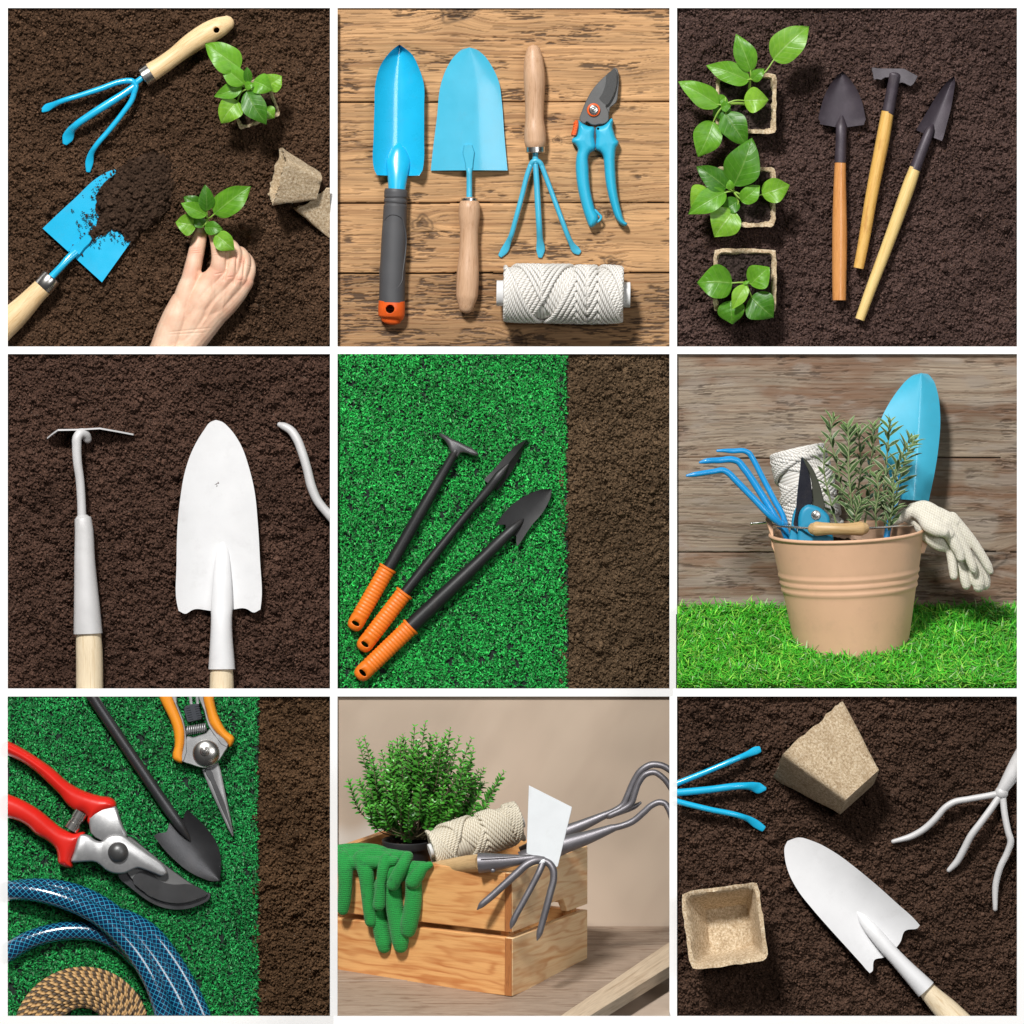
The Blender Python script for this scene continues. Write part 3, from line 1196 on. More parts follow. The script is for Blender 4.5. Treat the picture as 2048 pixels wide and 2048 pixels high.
def heap(t, poly, hmax, seed, base, mat, label, hz=20):
    """Pile of crumbs with a ragged rim."""
    P = np.array(poly, float)
    P = catmull(P, 5, True)
    L, U = P.min(0) - 10
    Rr, B = P.max(0) + 10
    st = 3.6
    X, Y = np.meshgrid(np.arange(L, Rr, st), np.arange(U, B, st))
    ins = np.zeros(X.shape, bool)
    dist = np.full(X.shape, 1e9)
    for (x0, y0), (x1, y1) in zip(P, np.roll(P, -1, 0)):
        cr = ((y0 > Y) != (y1 > Y)) & (X < (x1 - x0) * (Y - y0) / (y1 - y0 + 1e-9) + x0)
        ins ^= cr
        dx, dy = x1 - x0, y1 - y0
        tt = np.clip(((X - x0) * dx + (Y - y0) * dy) / (dx * dx + dy * dy + 1e-9), 0, 1)
        dist = np.minimum(dist, np.hypot(X - x0 - tt * dx, Y - y0 - tt * dy))
    sd = np.where(ins, dist, -dist) + 34 * (fbm(X / 26, Y / 26, seed, 4) - .5)
    c, ci = bumps(X, Y, 40, seed + 1, 9, 24, .6)
    f, fi = bumps(X, Y, 15, seed + 2, 4, 10, .9)
    rng = np.random.default_rng(seed)
    h = np.where(sd > 0, hmax * (1 - np.exp(-np.maximum(sd, 0) / 60)) + 1.0 * c + 1.4 * f + 15 * (fbm(X / 8, Y / 8, seed + 5, 2) - .5) + rng.normal(0, 1.6, X.shape), 0) + hz - 4
    h = h - 30 * sm(800, 940, X)
    nx = X.shape[1]
    F = grid_faces(nx, X.shape[0])
    ok = (sd > 0).ravel()
    F = F[ok[F].all(1)]
    used = np.unique(F)
    idx = np.full(X.size, -1)
    idx[used] = np.arange(len(used))
    V = t.w(np.stack([X, Y, h], -1).reshape(-1, 3)[used])
    v = (.42 + .6 * ci + .75 * (fi - .5)).ravel()[used] * (1 + rng.normal(0, .28, len(used)))
    return build_np('soil_heap', V, idx[F], mat, np.array(base)[None] * v[:, None], label=label, cat='soil heap', kind='stuff')


heap(T1, [(700, 890), (640, 945), (590, 1000), (545, 1050), (525, 1110), (522, 1160), (545, 1195), (520, 1250), (488, 1275), (515, 1335), (570, 1300),
          (625, 1280), (665, 1300), (690, 1335), (735, 1335), (765, 1280), (835, 1250), (905, 1190), (960, 1080), (960, 930), (915, 850), (800, 850)],
     38, 77, (.066, .040, .027), SOILMAT, 'heap of dark crumbly soil spilling over the blue trowel blade')


def crumbs(t, pts, name, label, h=30, seed=1):
    rr = random.Random(seed)
    m = M()
    for x, y in pts:
        q = rr.uniform(1.8, 5.5)
        for _ in range(rr.randint(1, 4)):
            k = q * rr.uniform(.5, 1)
            ellip(m, (x + rr.gauss(0, q * .8), y + rr.gauss(0, q * .8), h + k * .5), (k * rr.uniform(.7, 1.2), k * rr.uniform(.7, 1.2), k * .8), 6, 4)
    if m.v:
        jit = np.random.default_rng(seed)
        m.v = [v + jit.normal(0, .8, v.shape) for v in m.v]
    o = build(name, m, CRUMB, None, t, label=label, cat='crumbs', kind='stuff')
    return o


CRUMB = paint('soil_crumb', (.05, .03, .02), .95)
cp = []
for i in range(150):
    q = RND.choice([(545, 1060), (530, 1180), (500, 1270), (520, 1330), (640, 1290), (600, 1010), (720, 1320), (490, 1200)])
    cp.append((q[0] + RND.gauss(-14, 26), q[1] + RND.gauss(8, 26)))
cp += [(482, 1198), (405, 1358), (455, 1412), (400, 1168), (445, 1282), (540, 1020), (555, 1000), (480, 1240)]
crumbs(T1, cp, 'soil_crumbs', 'scattered soil crumbs lying on the blue trowel blade', 30)


def peat_pot(t, c, ax, up, a, b, depth, wall, label, seed, soil_at=None, clip=False, group=None, soilbase=(.06, .037, .025)):
    root = thing('peat_pot', t, (c[0], c[1], 0), label, 'plant pot', group)
    m = M()
    rr = random.Random(seed)
    pot_frustum(m, c, ax, up, a, b, depth, wall, rr)
    build('pot_wall', m, PEAT, root, t, clip=clip, sharp=1.2)
    if soil_at is not None:
        ax, up = np.array(ax, float), np.array(up, float)
        ax /= np.linalg.norm(ax)
        sd = np.cross(ax, up)
        hw = a + (b - a) * soil_at / depth - wall * .6
        n = int(hw * 2 / 3.5)
        U, Vv = np.meshgrid(np.linspace(-1, 1, n), np.linspace(-1, 1, n))
        X, Y = U * hw, Vv * hw
        cc, ci = bumps(X, Y, 34, seed + 1, 8, 20, .5)
        f, fi = bumps(X, Y, 13, seed + 2, 4, 9, .9)
        rng = np.random.default_rng(seed)
        hh = 1.1 * cc + 1.3 * f + 34 * (fbm(X / 55, Y / 55, seed, 3) - .5) + 14 * (fbm(X / 8, Y / 8, seed + 7, 2) - .5) + rng.normal(0, 1.5, X.shape)
        P = np.array(c)[None, None] + ax * (soil_at - hh)[..., None] + sd * X[..., None] + up * Y[..., None]
        v = (.45 + .6 * ci + .7 * (fi - .5)) * (1 + rng.normal(0, .28, X.shape))
        build_np('potting_soil', t.w(P.reshape(-1, 3)), grid_faces(n, n), SOILMAT, np.array(soilbase)[None] * v.reshape(-1)[:, None], parent=root)
    return root


a15 = math.radians(-15)
peat_pot(T1, (1402, 572, 130), (0, 0, -1), (-math.sin(.35), -math.cos(.35), 0), 120, 80, 170, 15, 'square fibre pot on soil holding a leafy seedling, below the fork handle', 3, 24)
peat_pot(T1, (1536, 980, 150), (.955, .215, -.21), (.05, .3, 1), 137, 66, 232, 13, 'whole empty fibre pot lying on its side at the right of the hand', 5)
peat_pot(T1, (1735, 1072, -25), (.55, .835, -.15), (.1, .1, 1), 140, 68, 240, 13, 'fibre pot cut off by the frame, lying under another fibre pot', 6, clip=True)


def seedling(t, root_at, top, leaves, label, stem_r=9, seed=0, mats=None, tone=0):
    root = thing('seedling', t, root_at, label, 'seedling')
    m = M()
    a, b = np.array(root_at, float), np.array(top, float)
    tube(m, [a, (a + b) / 2 + np.array([4, -5, 0]), b], [stem_r, stem_r * .9, stem_r * .7], seg=10, cap='round')
    for i, lf in enumerate(leaves):
        ba = np.array(lf[0], float)
        mid = (b * .5 + ba * .5) + np.array([0, 0, 10])
        if len(lf) > 5 and lf[5] is not None:
            mid = np.array(lf[5], float)
        tip = np.array(lf[1], float)
        q = ba + (tip - ba) * .06
        tube(m, [b, mid, q], [5.5, 4.5, 3.5], seg=8)
    build('stem', m, STEM, root, t)
    for i, lf in enumerate(leaves):
        mt = {0: LEAF, 1: LEAF2, 2: LEAF3}[lf[4] if len(lf) > 4 else 0]
        leaf(root, t, lf[0], lf[1], lf[2], mt, lf[3] if len(lf) > 3 else 20, .25, RND.uniform(-.05, .05), seed * 20 + i, clip=True)
    return root


seedling(T1, (1392, 560, 130), (1382, 500, 250), [
    ((1335, 395, 300), (1143, 256, 285), 158, 30, 0, (1372, 440, 280)),
    ((1358, 482, 285), (1222, 364, 300), 108, 20, 0),
    ((1345, 487, 250), (1190, 546, 225), 88, 25, 0),
    ((1384, 470, 290), (1374, 386, 320), 52, 10, 1),
    ((1408, 462, 275), (1510, 516, 290), 118, 30, 0),
    ((1478, 490, 200), (1562, 432, 215), 112, 22, 2, (1425, 510, 230)),
    ((1322, 568, 215), (1228, 692, 190), 138, 30, 2, (1345, 518, 245)),
    ((1370, 520, 290), (1480, 702, 270), 132, 34, 1),
    ((1465, 610, 190), (1520, 662, 180), 82, 20, 2, (1430, 540, 210)),
    ((1362, 498, 300), (1412, 480, 315), 48, 12, 0)], 'young pepper seedling in the square fibre pot below the fork handle', seed=1)

seedling(T1, (1140, 1300, 60), (1152, 1215, 150), [
    ((1150, 1172, 215), (1141, 1028, 240), 88, 20, 1),
    ((1148, 1195, 200), (1008, 1130, 225), 88, 22, 0),
    ((1112, 1150, 150), (1018, 1092, 150), 78, 18, 1),
    ((1190, 1188, 205), (1395, 1040, 250), 150, 32, 0, (1172, 1205, 190)),
    ((1090, 1250, 150), (975, 1232, 145), 124, 26, 2),
    ((1130, 1258, 160), (1078, 1196, 150), 66, 14, 1),
    ((1135, 1262, 165), (1238, 1272, 180), 76, 20, 1),
    ((1196, 1300, 185), (1302, 1388, 195), 110, 26, 2, (1160, 1280, 175))], 'young pepper seedling pinched between the thumb and forefinger', seed=2)

# the hand: wrist, palm, five bent fingers grown as one skin
hand = thing('person', T1, (1050, 1700, 0), 'bare hand and forearm lowering a seedling by its stem to the soil', 'person')
WR = (1022, 1800, 62)
body('arm_and_hand', [
    [(880, 2060, 25, 112), (928, 1930, 34, 100), (956, 1835, 46, 94), (988, 1750, 58, 88), (1010, 1680, 66, 74)],
    [(960, 2060, 25, 112), (1008, 1930, 34, 98), (1090, 1830, 46, 90), (1165, 1745, 56, 84), (1230, 1680, 66, 70)],
    [(1010, 1900, 36, 90), (1080, 1760, 66, 82), (1140, 1650, 82, 70)],
    [(1010, 1815, 56, 70), (1075, 1690, 74, 74), (1150, 1580, 96, 62), (1214, 1500, 112, 56)],
    [(1030, 1800, 56, 72), (1120, 1680, 82, 74), (1215, 1580, 106, 58), (1270, 1525, 118, 50)],
    [(1060, 1800, 54, 70), (1170, 1700, 74, 74), (1270, 1600, 100, 56), (1325, 1540, 108, 47)],
    [(1080, 1810, 50, 66), (1190, 1730, 62, 72), (1300, 1630, 76, 58), (1360, 1560, 82, 44)],
    [(1010, 1790, 56, 72), (1020, 1690, 70, 70), (1040, 1600, 76, 62), (1070, 1520, 78, 52)],
    [(1090, 1640, 78, 62), (1140, 1560, 84, 54), (1190, 1530, 92, 50)],
    # forefinger
    [(1214, 1500, 112, 55), (1222, 1440, 124, 51), (1215, 1375, 112, 47), (1200, 1318, 84, 42), (1178, 1264, 52, 36)],
    # middle, ring and little fingers curl under
    [(1274, 1520, 118, 48), (1294, 1452, 116, 46), (1298, 1405, 88, 43), (1280, 1366, 50, 40), (1255, 1340, 24, 36)],
    [(1326, 1535, 106, 44), (1346, 1468, 94, 42), (1344, 1426, 62, 40), (1328, 1396, 26, 36)],
    [(1362, 1552, 82, 40), (1380, 1492, 66, 36), (1374, 1448, 40, 33), (1356, 1418, 12, 30)],
    # thumb
    [(1042, 1610, 76, 58), (1062, 1510, 80, 50), (1080, 1425, 74, 46), (1092, 1370, 66, 45), (1104, 1320, 58, 40), (1112, 1285, 52, 34)],
], SKIN, T1, 3.0, parent=hand, iters=13, clip=True)
ah = [o for o in bpy.data.objects if o.parent == hand][0]
hx, hy = crease(ah, T1, [
    (1260, 1372, 1256, 1490, 9, 7), (1256, 1490, 1240, 1560, 5, 9), (1316, 1398, 1310, 1510, 9, 7), (1310, 1510, 1296, 1580, 5, 9), (1358, 1428, 1350, 1530, 9, 7), (1350, 1530, 1336, 1590, 5, 9),
    (1178, 1402, 1262, 1396, 3.2, 3), (1180, 1416, 1262, 1410, 3.2, 3), (1184, 1388, 1256, 1384, 2.2, 2.5), (1172, 1318, 1228, 1306, 2.4, 2.5), (1176, 1328, 1230, 1316, 2.2, 2.5),
    (1272, 1412, 1322, 1414, 3, 3), (1272, 1426, 1324, 1428, 2.6, 3), (1322, 1438, 1366, 1446, 3, 3), (1322, 1452, 1366, 1458, 2.6, 3), (1364, 1466, 1398, 1480, 2.6, 3),
    (1048, 1392, 1118, 1386, 3.2, 3), (1046, 1404, 1120, 1398, 3, 3), (1052, 1380, 1114, 1374, 2.2, 2.5), (1110, 1478, 1090, 1560, 5, 12),
    (1214, 1506, 1120, 1740, -4, 16), (1272, 1530, 1150, 1760, -3.5, 15), (1326, 1545, 1190, 1770, -3, 14), (1180, 1560, 1190, 1680, -3, 7), (1190, 1680, 1120, 1800, -2.6, 7), (1250, 1600, 1230, 1720, -2.2, 6),
    (1190, 1520, 1236, 1510, 3, 4), (1258, 1536, 1296, 1532, 3, 4), (1312, 1552, 1346, 1552, 2.6, 4),
    (930, 1838, 1180, 1812, 2, 4), (925, 1852, 1150, 1838, 1.6, 4)])
tn = np.zeros(len(hx))
for kx, ky, kr in ((1214, 1505, 45), (1274, 1528, 36), (1328, 1545, 32), (1366, 1560, 30), (1220, 1405, 40), (1298, 1418, 30), (1345, 1440, 28), (1084, 1390, 38), (1184, 1268, 36), (1108, 1290, 36), (1064, 1510, 50)):
    tn = np.maximum(tn, np.exp(-((hx - kx) ** 2 + (hy - ky) ** 2) / kr ** 2))
a_ = ah.data.attributes.new('tint', 'FLOAT', 'POINT')
a_.data.foreach_set('value', tn.astype(np.float32))
for (x, y, h), (rx, ry), rot in [((1110, 1282, 78), (20, 30), .2)]:
    m = M()
    ellip(m, (x, y, h), (rx, ry, 10), 18, 10)
    build('nail', m, NAIL, hand, T1)

# ------------------------------------------------------------------ 2: tools on old boards
def plank_ground(t, rect, bounds, seed, pal, flake, knots, mat, name, gap=4.0, res=1.25, hz=-2.0, kind='structure', cracks=(), stain=None, flk=.82):
    """Weathered boards: colour, grain relief, flaked patches and knots follow the timber itself."""
    L, U, Rr, B = rect
    nx, ny = int((Rr - L) / res), int((B - U) / res)
    X, Y = np.meshgrid(np.linspace(L, Rr, nx), np.linspace(U, B, ny))
    Hh = np.zeros_like(X)
    Cc = np.zeros(X.shape + (3,))
    yw = Y + 1.5 * (fbm(X / 160, X * 0, seed, 2) - .5) * 2
    for i, (y0, y1) in enumerate(bounds):
        s = seed + 100 * i
        msk = (yw >= y0) & (yw < y1)
        yy = Y + 14 * (fbm(X / 150, Y / 70, s, 2) - .5)
        kn = np.zeros_like(X)
        kr = np.full_like(X, 9.0)
        for (kx, ky, R) in knots:
            dx, dy = (X - kx) / (R * 1.5), (Y - ky) / R
            q = np.hypot(dx, dy)
            push = np.exp(-q * q * .5)
            yy = yy + np.sign(dy) * R * .8 * push * np.minimum(np.abs(dy) * 2, 1)
            ang = np.arctan2(dy, dx)
            kr = np.minimum(kr, q * (1 + .18 * np.sin(3 * ang + kx) + .1 * np.sin(5 * ang)))
            kn = np.maximum(kn, sm(1.0, .55, q))
        g1 = fbm(X / 240, yy / 3.0, s + 1, 4)
        g2 = fbm(X / 90, yy / 1.6, s + 2, 3)
        br = fbm(X / 210, yy / 24, s + 3, 3)
        c = np.array(pal[0])[None, None] * (.62 + .7 * br)[..., None] * (1 - .28 * max(0, flake[i] - .45) / .35)
        dk = sm(.5, .72, g1)
        c = c * (1 - .55 * dk)[..., None] + np.array(pal[1]) * (.55 * dk)[..., None]
        c *= (.68 + .62 * g2)[..., None]
        pm = sm(.7 - .45 * flake[i], .8 - .45 * flake[i], fbm(X / 75, Y / 26, s + 4, 3))
        if stain is not None:
            st_ = sm(.42, .68, fbm(X / 120, yy / 38, s + 11, 4))
            c = c * (1 - .6 * st_)[..., None] + np.array(stain[0]) * (.6 * st_ * (.7 + .6 * g1))[..., None]
            st_ = sm(.5, .7, fbm(X / 70, yy / 20, s + 12, 4))
            c = c * (1 - .6 * st_)[..., None] + np.array(stain[1]) * (.6 * st_ * (.7 + .6 * g2))[..., None]
        fl = sm(.5, .6, fbm(X / 24, yy / 2.3, s + 5, 4)) * pm
        fl = np.maximum(fl, .5 * sm(.64, .7, fbm(X / 40, yy / 2.2, s + 6, 3)))
        c = c * (1 - flk * fl)[..., None] + np.array(pal[2]) * (flk * fl)[..., None]
        h = -1.7 * fl + .7 * (g1 - .5) + .4 * (g2 - .5)
        rings = .5 + .5 * np.sin(kr * 16 + 3 * fbm(X / 9, Y / 9, s + 7, 2))
        core = sm(.55, .2, kr)
        kmask = sm(1.25, .7, kr)
        c = c * (1 - kmask * (.18 + .42 * rings))[..., None]
        c = c * (1 - .55 * core)[..., None] + np.array(pal[3]) * (.4 * core)[..., None]
        rad = sm(.58, .7, fbm(np.arctan2(Y - 1, X) * 0 + kr * 3, np.arctan2(np.sin(kr), np.cos(kr)) + X / 7, s + 8, 2)) * core
        h -= 1.3 * rad
        c *= (1 - .5 * rad)[..., None]
        edge = np.minimum(yw - y0, y1 - yw)
        h -= 2.0 * np.exp(-edge / 1.6)
        for (cx0, cx1, cy, wob) in cracks:
            line = cy + wob * (fbm(X / 60, X * 0 + 3, s + 9, 3) - .5)
            k = np.exp(-((Y - line) / .9) ** 2) * sm(cx0, cx0 + 25, X) * sm(cx1, cx1 - 25, X)
            h -= 3 * k
            c *= (1 - .75 * k)[..., None]
        Hh = np.where(msk, h, Hh)
        Cc = np.where(msk[..., None], c, Cc)
    inside = np.zeros(X.shape, bool)
    for y0, y1 in bounds:
        inside |= (yw >= y0) & (yw < y1)
    Hh = np.where(inside, Hh, -16)
    Cc = np.where(inside[..., None], Cc, np.array((.02, .014, .01)))
    P = np.stack([(X - 1024) * t.s, (1024 - Y) * t.s, t.z + (Hh + hz) * t.s], -1).reshape(-1, 3)
    return build_np(name, P, grid_faces(nx, ny), mat, np.clip(Cc, .004, .9).reshape(-1, 3), kind=kind, org=(P[:, 0].mean(), P[:, 1].mean(), t.z))


WOODGROUND = colmat('weathered_boards', .62, .3, .12, 500)


def z2(x, y):
    return 660 + x * .36239, y * .36239


plank_ground(T2, (673.5, 14, 1340.5, 695), [(0, 202.8), (204.6, 404.6), (406.8, 545), (547.5, 700)], 40,
             [lin(196, 152, 106), lin(128, 86, 52), lin(52, 36, 26), lin(76, 48, 32)], [.4, .12, .2, .8],
             [(*z2(510, 1232), 17), (*z2(1255, 772), 8), (*z2(1540, 1180), 17), (*z2(1030, 1878), 17), (*z2(690, 60), 26), (*z2(1555, 1448), 14)],
             WOODGROUND, 'table_boards', cracks=[(*[z2(44, 0)[0], z2(250, 0)[0]], z2(0, 815)[1], 3), (z2(470, 0)[0], z2(1060, 0)[0], z2(0, 802)[1], 4),
                                                 (z2(44, 0)[0], z2(280, 0)[0], z2(0, 1302)[1], 8), (z2(430, 0)[0], z2(700, 0)[0], z2(0, 1280)[1], 8), (z2(1250, 0)[0], z2(1880, 0)[0], z2(0, 690)[1], 5)])

r = thing('hand_trowel', T2, (380, 980, 0), 'glossy blue scoop trowel with a grey rubber handle tipped in orange', 'trowel')
tipB, baseB = (385, 250), (378, 975)
wl = widths_from(tipB, baseB, [(352, 272), (318, 300), (278, 372), (249, 455), (243, 600), (240, 760), (239, 900), (246, 950), (262, 973)],
                 [(420, 276), (448, 306), (490, 372), (513, 460), (517, 600), (518, 760), (517, 920), (510, 952), (496, 972)])
m = M()
blade(m, tipB, baseB, wl, lambda tt, v: 18 + 52 * abs(v) ** 2.2 - 10 * math.exp(-(v * 3) ** 2) + 8 * (1 - tt) + 14 * tt, 6, nu=40, nv=24, endf=lambda v: -4 if abs(v) > .4 else 0)
build('blade', m, BLUE, r, T2)
m = M()
tube(m, [(380, 792, 22), (379, 830, 30), (377, 900, 40), (374, 970, 52), (370, 1050, 60)], [(8, 6), (42, 24), (66, 34), (56, 40), (48, 44)], seg=26)
build('socket', m, BLUE, r, T2)
m = M()
path = [(366, 1046, 62), (365, 1062, 62), (365, 1078, 62), (364, 1088, 62), (364, 1098, 62), (363, 1108, 62), (363, 1118, 62), (362, 1128, 62), (362, 1138, 62), (361, 1150, 62),
        (358, 1220, 62), (355, 1300, 62), (347, 1500, 62), (342, 1672, 62)]
tube(m, path, [60, 65, 65, 65, 60, 65, 65, 60, 65, 65, 66, 69, 71, 71], seg=32, n=3, cap='flat')
h = build('handle', m, GREY_RUBBER, r, T2)
m = M()
st = [(298, 1255), (305, 1215), (335, 1190), (365, 1190), (398, 1208), (412, 1250), (404, 1500), (396, 1560), (372, 1592), (330, 1600), (292, 1585), (280, 1545), (288, 1400)]
q = catmull(np.array(st, float), 6, True)
ring = [(x, y, 62 + math.sqrt(max(0, 70 ** 2 - (x - (364 - (y - 1150) * .042)) ** 2)) - 2) for x, y in q]
tube(m, ring, 3.5, seg=6, smooth=False, close=True)
build('grip_line', m, GREY_RUBBER, h, T2)
m = M()
tube(m, [(342, 1668, 62), (341, 1700, 62), (340, 1735, 60), (339, 1756, 58), (338, 1764, 58)], [(72.5, 70), (74, 70), (73, 60), (66, 44), (58, 30)], seg=32, cap='round')
o = build('end_cap', m, ORANGE, r, T2)
drill(o, T2, (333, 1708), 24)

r = thing('hand_trowel', T2, (770, 940, 0), 'pale blue broad trowel with a straight base and turned beech handle, beside the cultivator', 'trowel')
tipC, baseC = (768, 263), (768, 942)
wl = widths_from(tipC, baseC, [(735, 270), (690, 302), (642, 368), (602, 460), (588, 560), (573, 760), (556, 942)], [(806, 272), (842, 302), (890, 372), (924, 465), (946, 650), (966, 810), (980, 938)])
m = M()
blade(m, tipC, baseC, wl, lambda tt, v: 50 - 36 * abs(v + .12) ** 1.6 + 6 * tt, 6, nu=36, nv=24)
build('blade', m, BLUE_SOFT, r, T2)
m = M()
prism(m, [(740, 803), (785, 801), (791, 905), (783, 945), (757, 948), (746, 905)], [(0, 34), (0, 62), (4, 67)], 2)
build('tang', m, BLUE_SOFT, r, T2)
m = M()
tube(m, [(769, 930, 60), (769, 960, 58), (769, 1010, 56), (769, 1100, 58)], [(20, 10), 16, 16, 17])
build('shank', m, BLUE_SOFT, r, T2)
ferrule(r, T2, (770, 1097, 58), (770, 1146, 58), 47)
plain_handle(r, T2, [(770, 1146, 58), (769, 1190, 58), (768, 1290, 56), (766, 1400, 56), (760, 1540, 60), (756, 1630, 58), (752, 1688, 56)], [60, 59, 50, 54, 62, 60, 44], PINK_WOOD)

r = thing('hand_fork', T2, (1130, 890, 0), 'pale blue three-pronged cultivator with beech handle upward, tines pointing to the twine', 'garden fork')
plain_handle(r, T2, [(1123, 290, 56), (1124, 330, 56), (1128, 430, 60), (1129, 550, 55), (1129, 650, 55), (1131, 740, 58), (1132, 786, 58)], [41, 52, 60, 54, 51, 60, 60], PINK_WOOD)
ferrule(r, T2, (1133, 846, 56), (1132, 788, 56), 53)
m = M()
tube(m, [(1133, 830, 56), (1133, 870, 58), (1134, 905, 62)], 16)
tube(m, [(1104, 920, 58), (1118, 896, 66), (1138, 889, 68), (1160, 902, 66), (1172, 925, 58)], 14, cap='round')
build('shank', m, BLUE_SOFT, r, T2)
tines(r, T2, [
    ([(1106, 916, 62), (1092, 955, 62), (1060, 1080, 60), (1020, 1230, 54), (1002, 1295, 40), (985, 1335, 20), (965, 1378, 9), (938, 1414, 4)], [14, 14, 14, 14, 14, (16, 9), (21, 5), (12, 4)]),
    ([(1134, 905, 58), (1140, 1000, 66), (1148, 1150, 66), (1155, 1260, 56), (1158, 1320, 28), (1162, 1375, 10), (1160, 1420, 4)], [15, 16, 17, 17, (18, 12), (24, 5), (12, 4)]),
    ([(1170, 921, 62), (1190, 975, 62), (1240, 1110, 60), (1292, 1250, 54), (1315, 1310, 38), (1335, 1350, 20), (1355, 1378, 9), (1378, 1396, 4)], [14, 14, 14, 14, 14, (16, 9), (22, 5), (14, 4)])], BLUE_SOFT)

r = thing('pruning_shears', T2, (1470, 660, 0), 'blue handled bypass pruners with grey blades and an orange pivot ring', 'pruners')


def pz(a, b):
    return ((1130 + a * .17083 - 660) / .36239, (130 + b * .17083) / .36239)


def pol(f, pts):
    return [f(*p) for p in pts]


m = M()
prism(m, pol(pz, [(570, 38), (605, 45), (625, 110), (630, 200), (620, 330), (600, 440), (560, 480), (528, 505), (518, 570), (470, 520), (400, 470), (440, 430), (500, 350)]), [(0, 24), (0, 44), (4, 48)], 3)
build('hook_blade', m, GREYCOAT, r, T2)
m = M()
prism(m, pol(pz, [(578, 48), (545, 70), (480, 125), (400, 200), (310, 310), (240, 440), (195, 550), (170, 650), (235, 690), (250, 672), (300, 700), (345, 712), (400, 700), (440, 700), (505, 660), (512, 600), (505, 540), (478, 490), (545, 410), (590, 300), (608, 180), (600, 80)]),
      [(0, 50), (0, 64), (4, 68)], 3)
b1 = build('cutting_blade', m, GREYCOAT, r, T2)
m = M()
prism(m, pol(pz, [(575, 52), (540, 75), (482, 128), (476, 200), (455, 290), (430, 350), (398, 402), (430, 440), (484, 476), (540, 410), (580, 300), (600, 180), (598, 85)]), [(0, 66), (1, 69.5)], 3)
build('ground_edge', m, paint('dark_ground_edge', (.06, .06, .06), .5, .2, .1, grain=.5), b1, T2)
m = M()
cx, cy = pz(333, 534)
prism(m, circ(cx, cy, 37), rnd_prof(64, 80, 5), 0)
b2 = build('pivot_ring', m, ORANGE, r, T2)
m = M()
prism(m, circ(cx, cy, 27), rnd_prof(70, 92, 8), 0)
prism(m, circ(cx, cy, 11), rnd_prof(80, 97, 3), 0)
build('pivot_bolt', m, CHROME, b2, T2)
m = M()
pad(m, pol(pz, [(150, 648), (210, 690), (275, 722), (335, 730), (340, 850), (345, 1000), (300, 1025), (275, 1070), (276, 1200), (282, 1350), (302, 1500), (330, 1620), (352, 1700), (385, 1770), (382, 1835), (350, 1880), (295, 1905), (255, 1830), (205, 1680), (160, 1500), (132, 1320), (125, 1170), (135, 1060), (150, 990), (120, 940), (80, 910), (90, 860), (125, 840), (150, 740)]), 14, 84, 30, dome=.12)
h1 = build('handle', m, BLUE_PLASTIC, r, T2, sharp=1.0)
m = M()
tube(m, [(*pz(352, 1705), 55), (*pz(395, 1750), 55), (*pz(422, 1785), 55), (*pz(405, 1820), 55), (*pz(375, 1840), 55)], 7, seg=10, cap='round')
build('hanging_loop', m, BLUE_PLASTIC, h1, T2)
m = M()
pad(m, pol(pz, [(362, 735), (440, 715), (500, 670), (548, 628), (562, 650), (555, 720), (575, 800), (600, 870), (626, 900), (620, 940), (600, 970), (588, 1050), (590, 1250), (605, 1450), (630, 1600), (665, 1740), (700, 1835), (730, 1860), (715, 1885), (660, 1875), (600, 1810), (550, 1680), (505, 1520), (470, 1330), (455, 1150), (440, 1060), (405, 1020), (368, 1000), (360, 850)]), 14, 80, 30, dome=.12)
h2 = build('handle', m, BLUE_PLASTIC, r, T2, sharp=1.0)
drill(h2, T2, pz(386, 752), 7)
m = M()
prism(m, pol(pz, [(120, 655), (150, 655), (162, 690), (150, 770), (130, 835), (95, 842), (72, 830), (85, 770), (100, 710)]), [(4, 30), (0, 40), (0, 70), (7, 82)], 3)
for i in range(5):
    y = 690 + i * 30
    tube(m, [(*pz(88 - i * 3 + 10, y), 76), (*pz(140 - i * 3, y - 4), 82)], 4, seg=6)
build('lock_button', m, ORANGE, r, T2, sharp=1.0)
m = M()
tube(m, [(*pz(350, 735), 50), (*pz(352, 1000), 50)], 10)
build('spring', m, DARKSTEEL, r, T2)

cord_spool('twine_spool', T2, (1287, 1626, 150), (1, .012, 0), 640, 149, 11.5, 28, 1.5, TWINE, 'white cotton twine wound on a white card tube on the boards',
           core=(368, 368, 70), coremat=paint('white_card', (.8, .8, .8), .6), dwell=.96)

# ------------------------------------------------------------------ 3: seedlings in pots, three small wooden-handled tools
soil(T3, (1352.5, 14, 2036, 695), 303, (.088, .054, .046), SOILMAT, 1.0)
for c, half, lab, sd in [((411, 571, 140), 165, 'uppermost of three fibre pots in a column, under two leggy seedlings', 21),
                         ((408, 1080, 140), 164, 'middle fibre pot of the column of three, with a bushy seedling', 22),
                         ((404, 1535, 140), 172, 'lowest fibre pot of the column of three, its empty corner showing soil', 23)]:
    peat_pot(T3, c, (0, 0, -1), (.008, -1, 0), half, half * .68, 190, 19, lab, sd, 32, soilbase=(.06, .042, .037))
seedling(T3, (415, 560, 110), (432, 440, 225), [
    ((555, 340, 250), (750, 160, 250), 178, 38, 2, (495, 420, 250)),
    ((435, 405, 250), (352, 200, 259), 122, 28, 0),
    ((425, 452, 231), (190, 370, 219), 122, 34, 0),
    ((440, 452, 237), (508, 388, 244), 66, 16, 0)], 'tall seedling with three large upper leaves in the uppermost pot', seed=5)
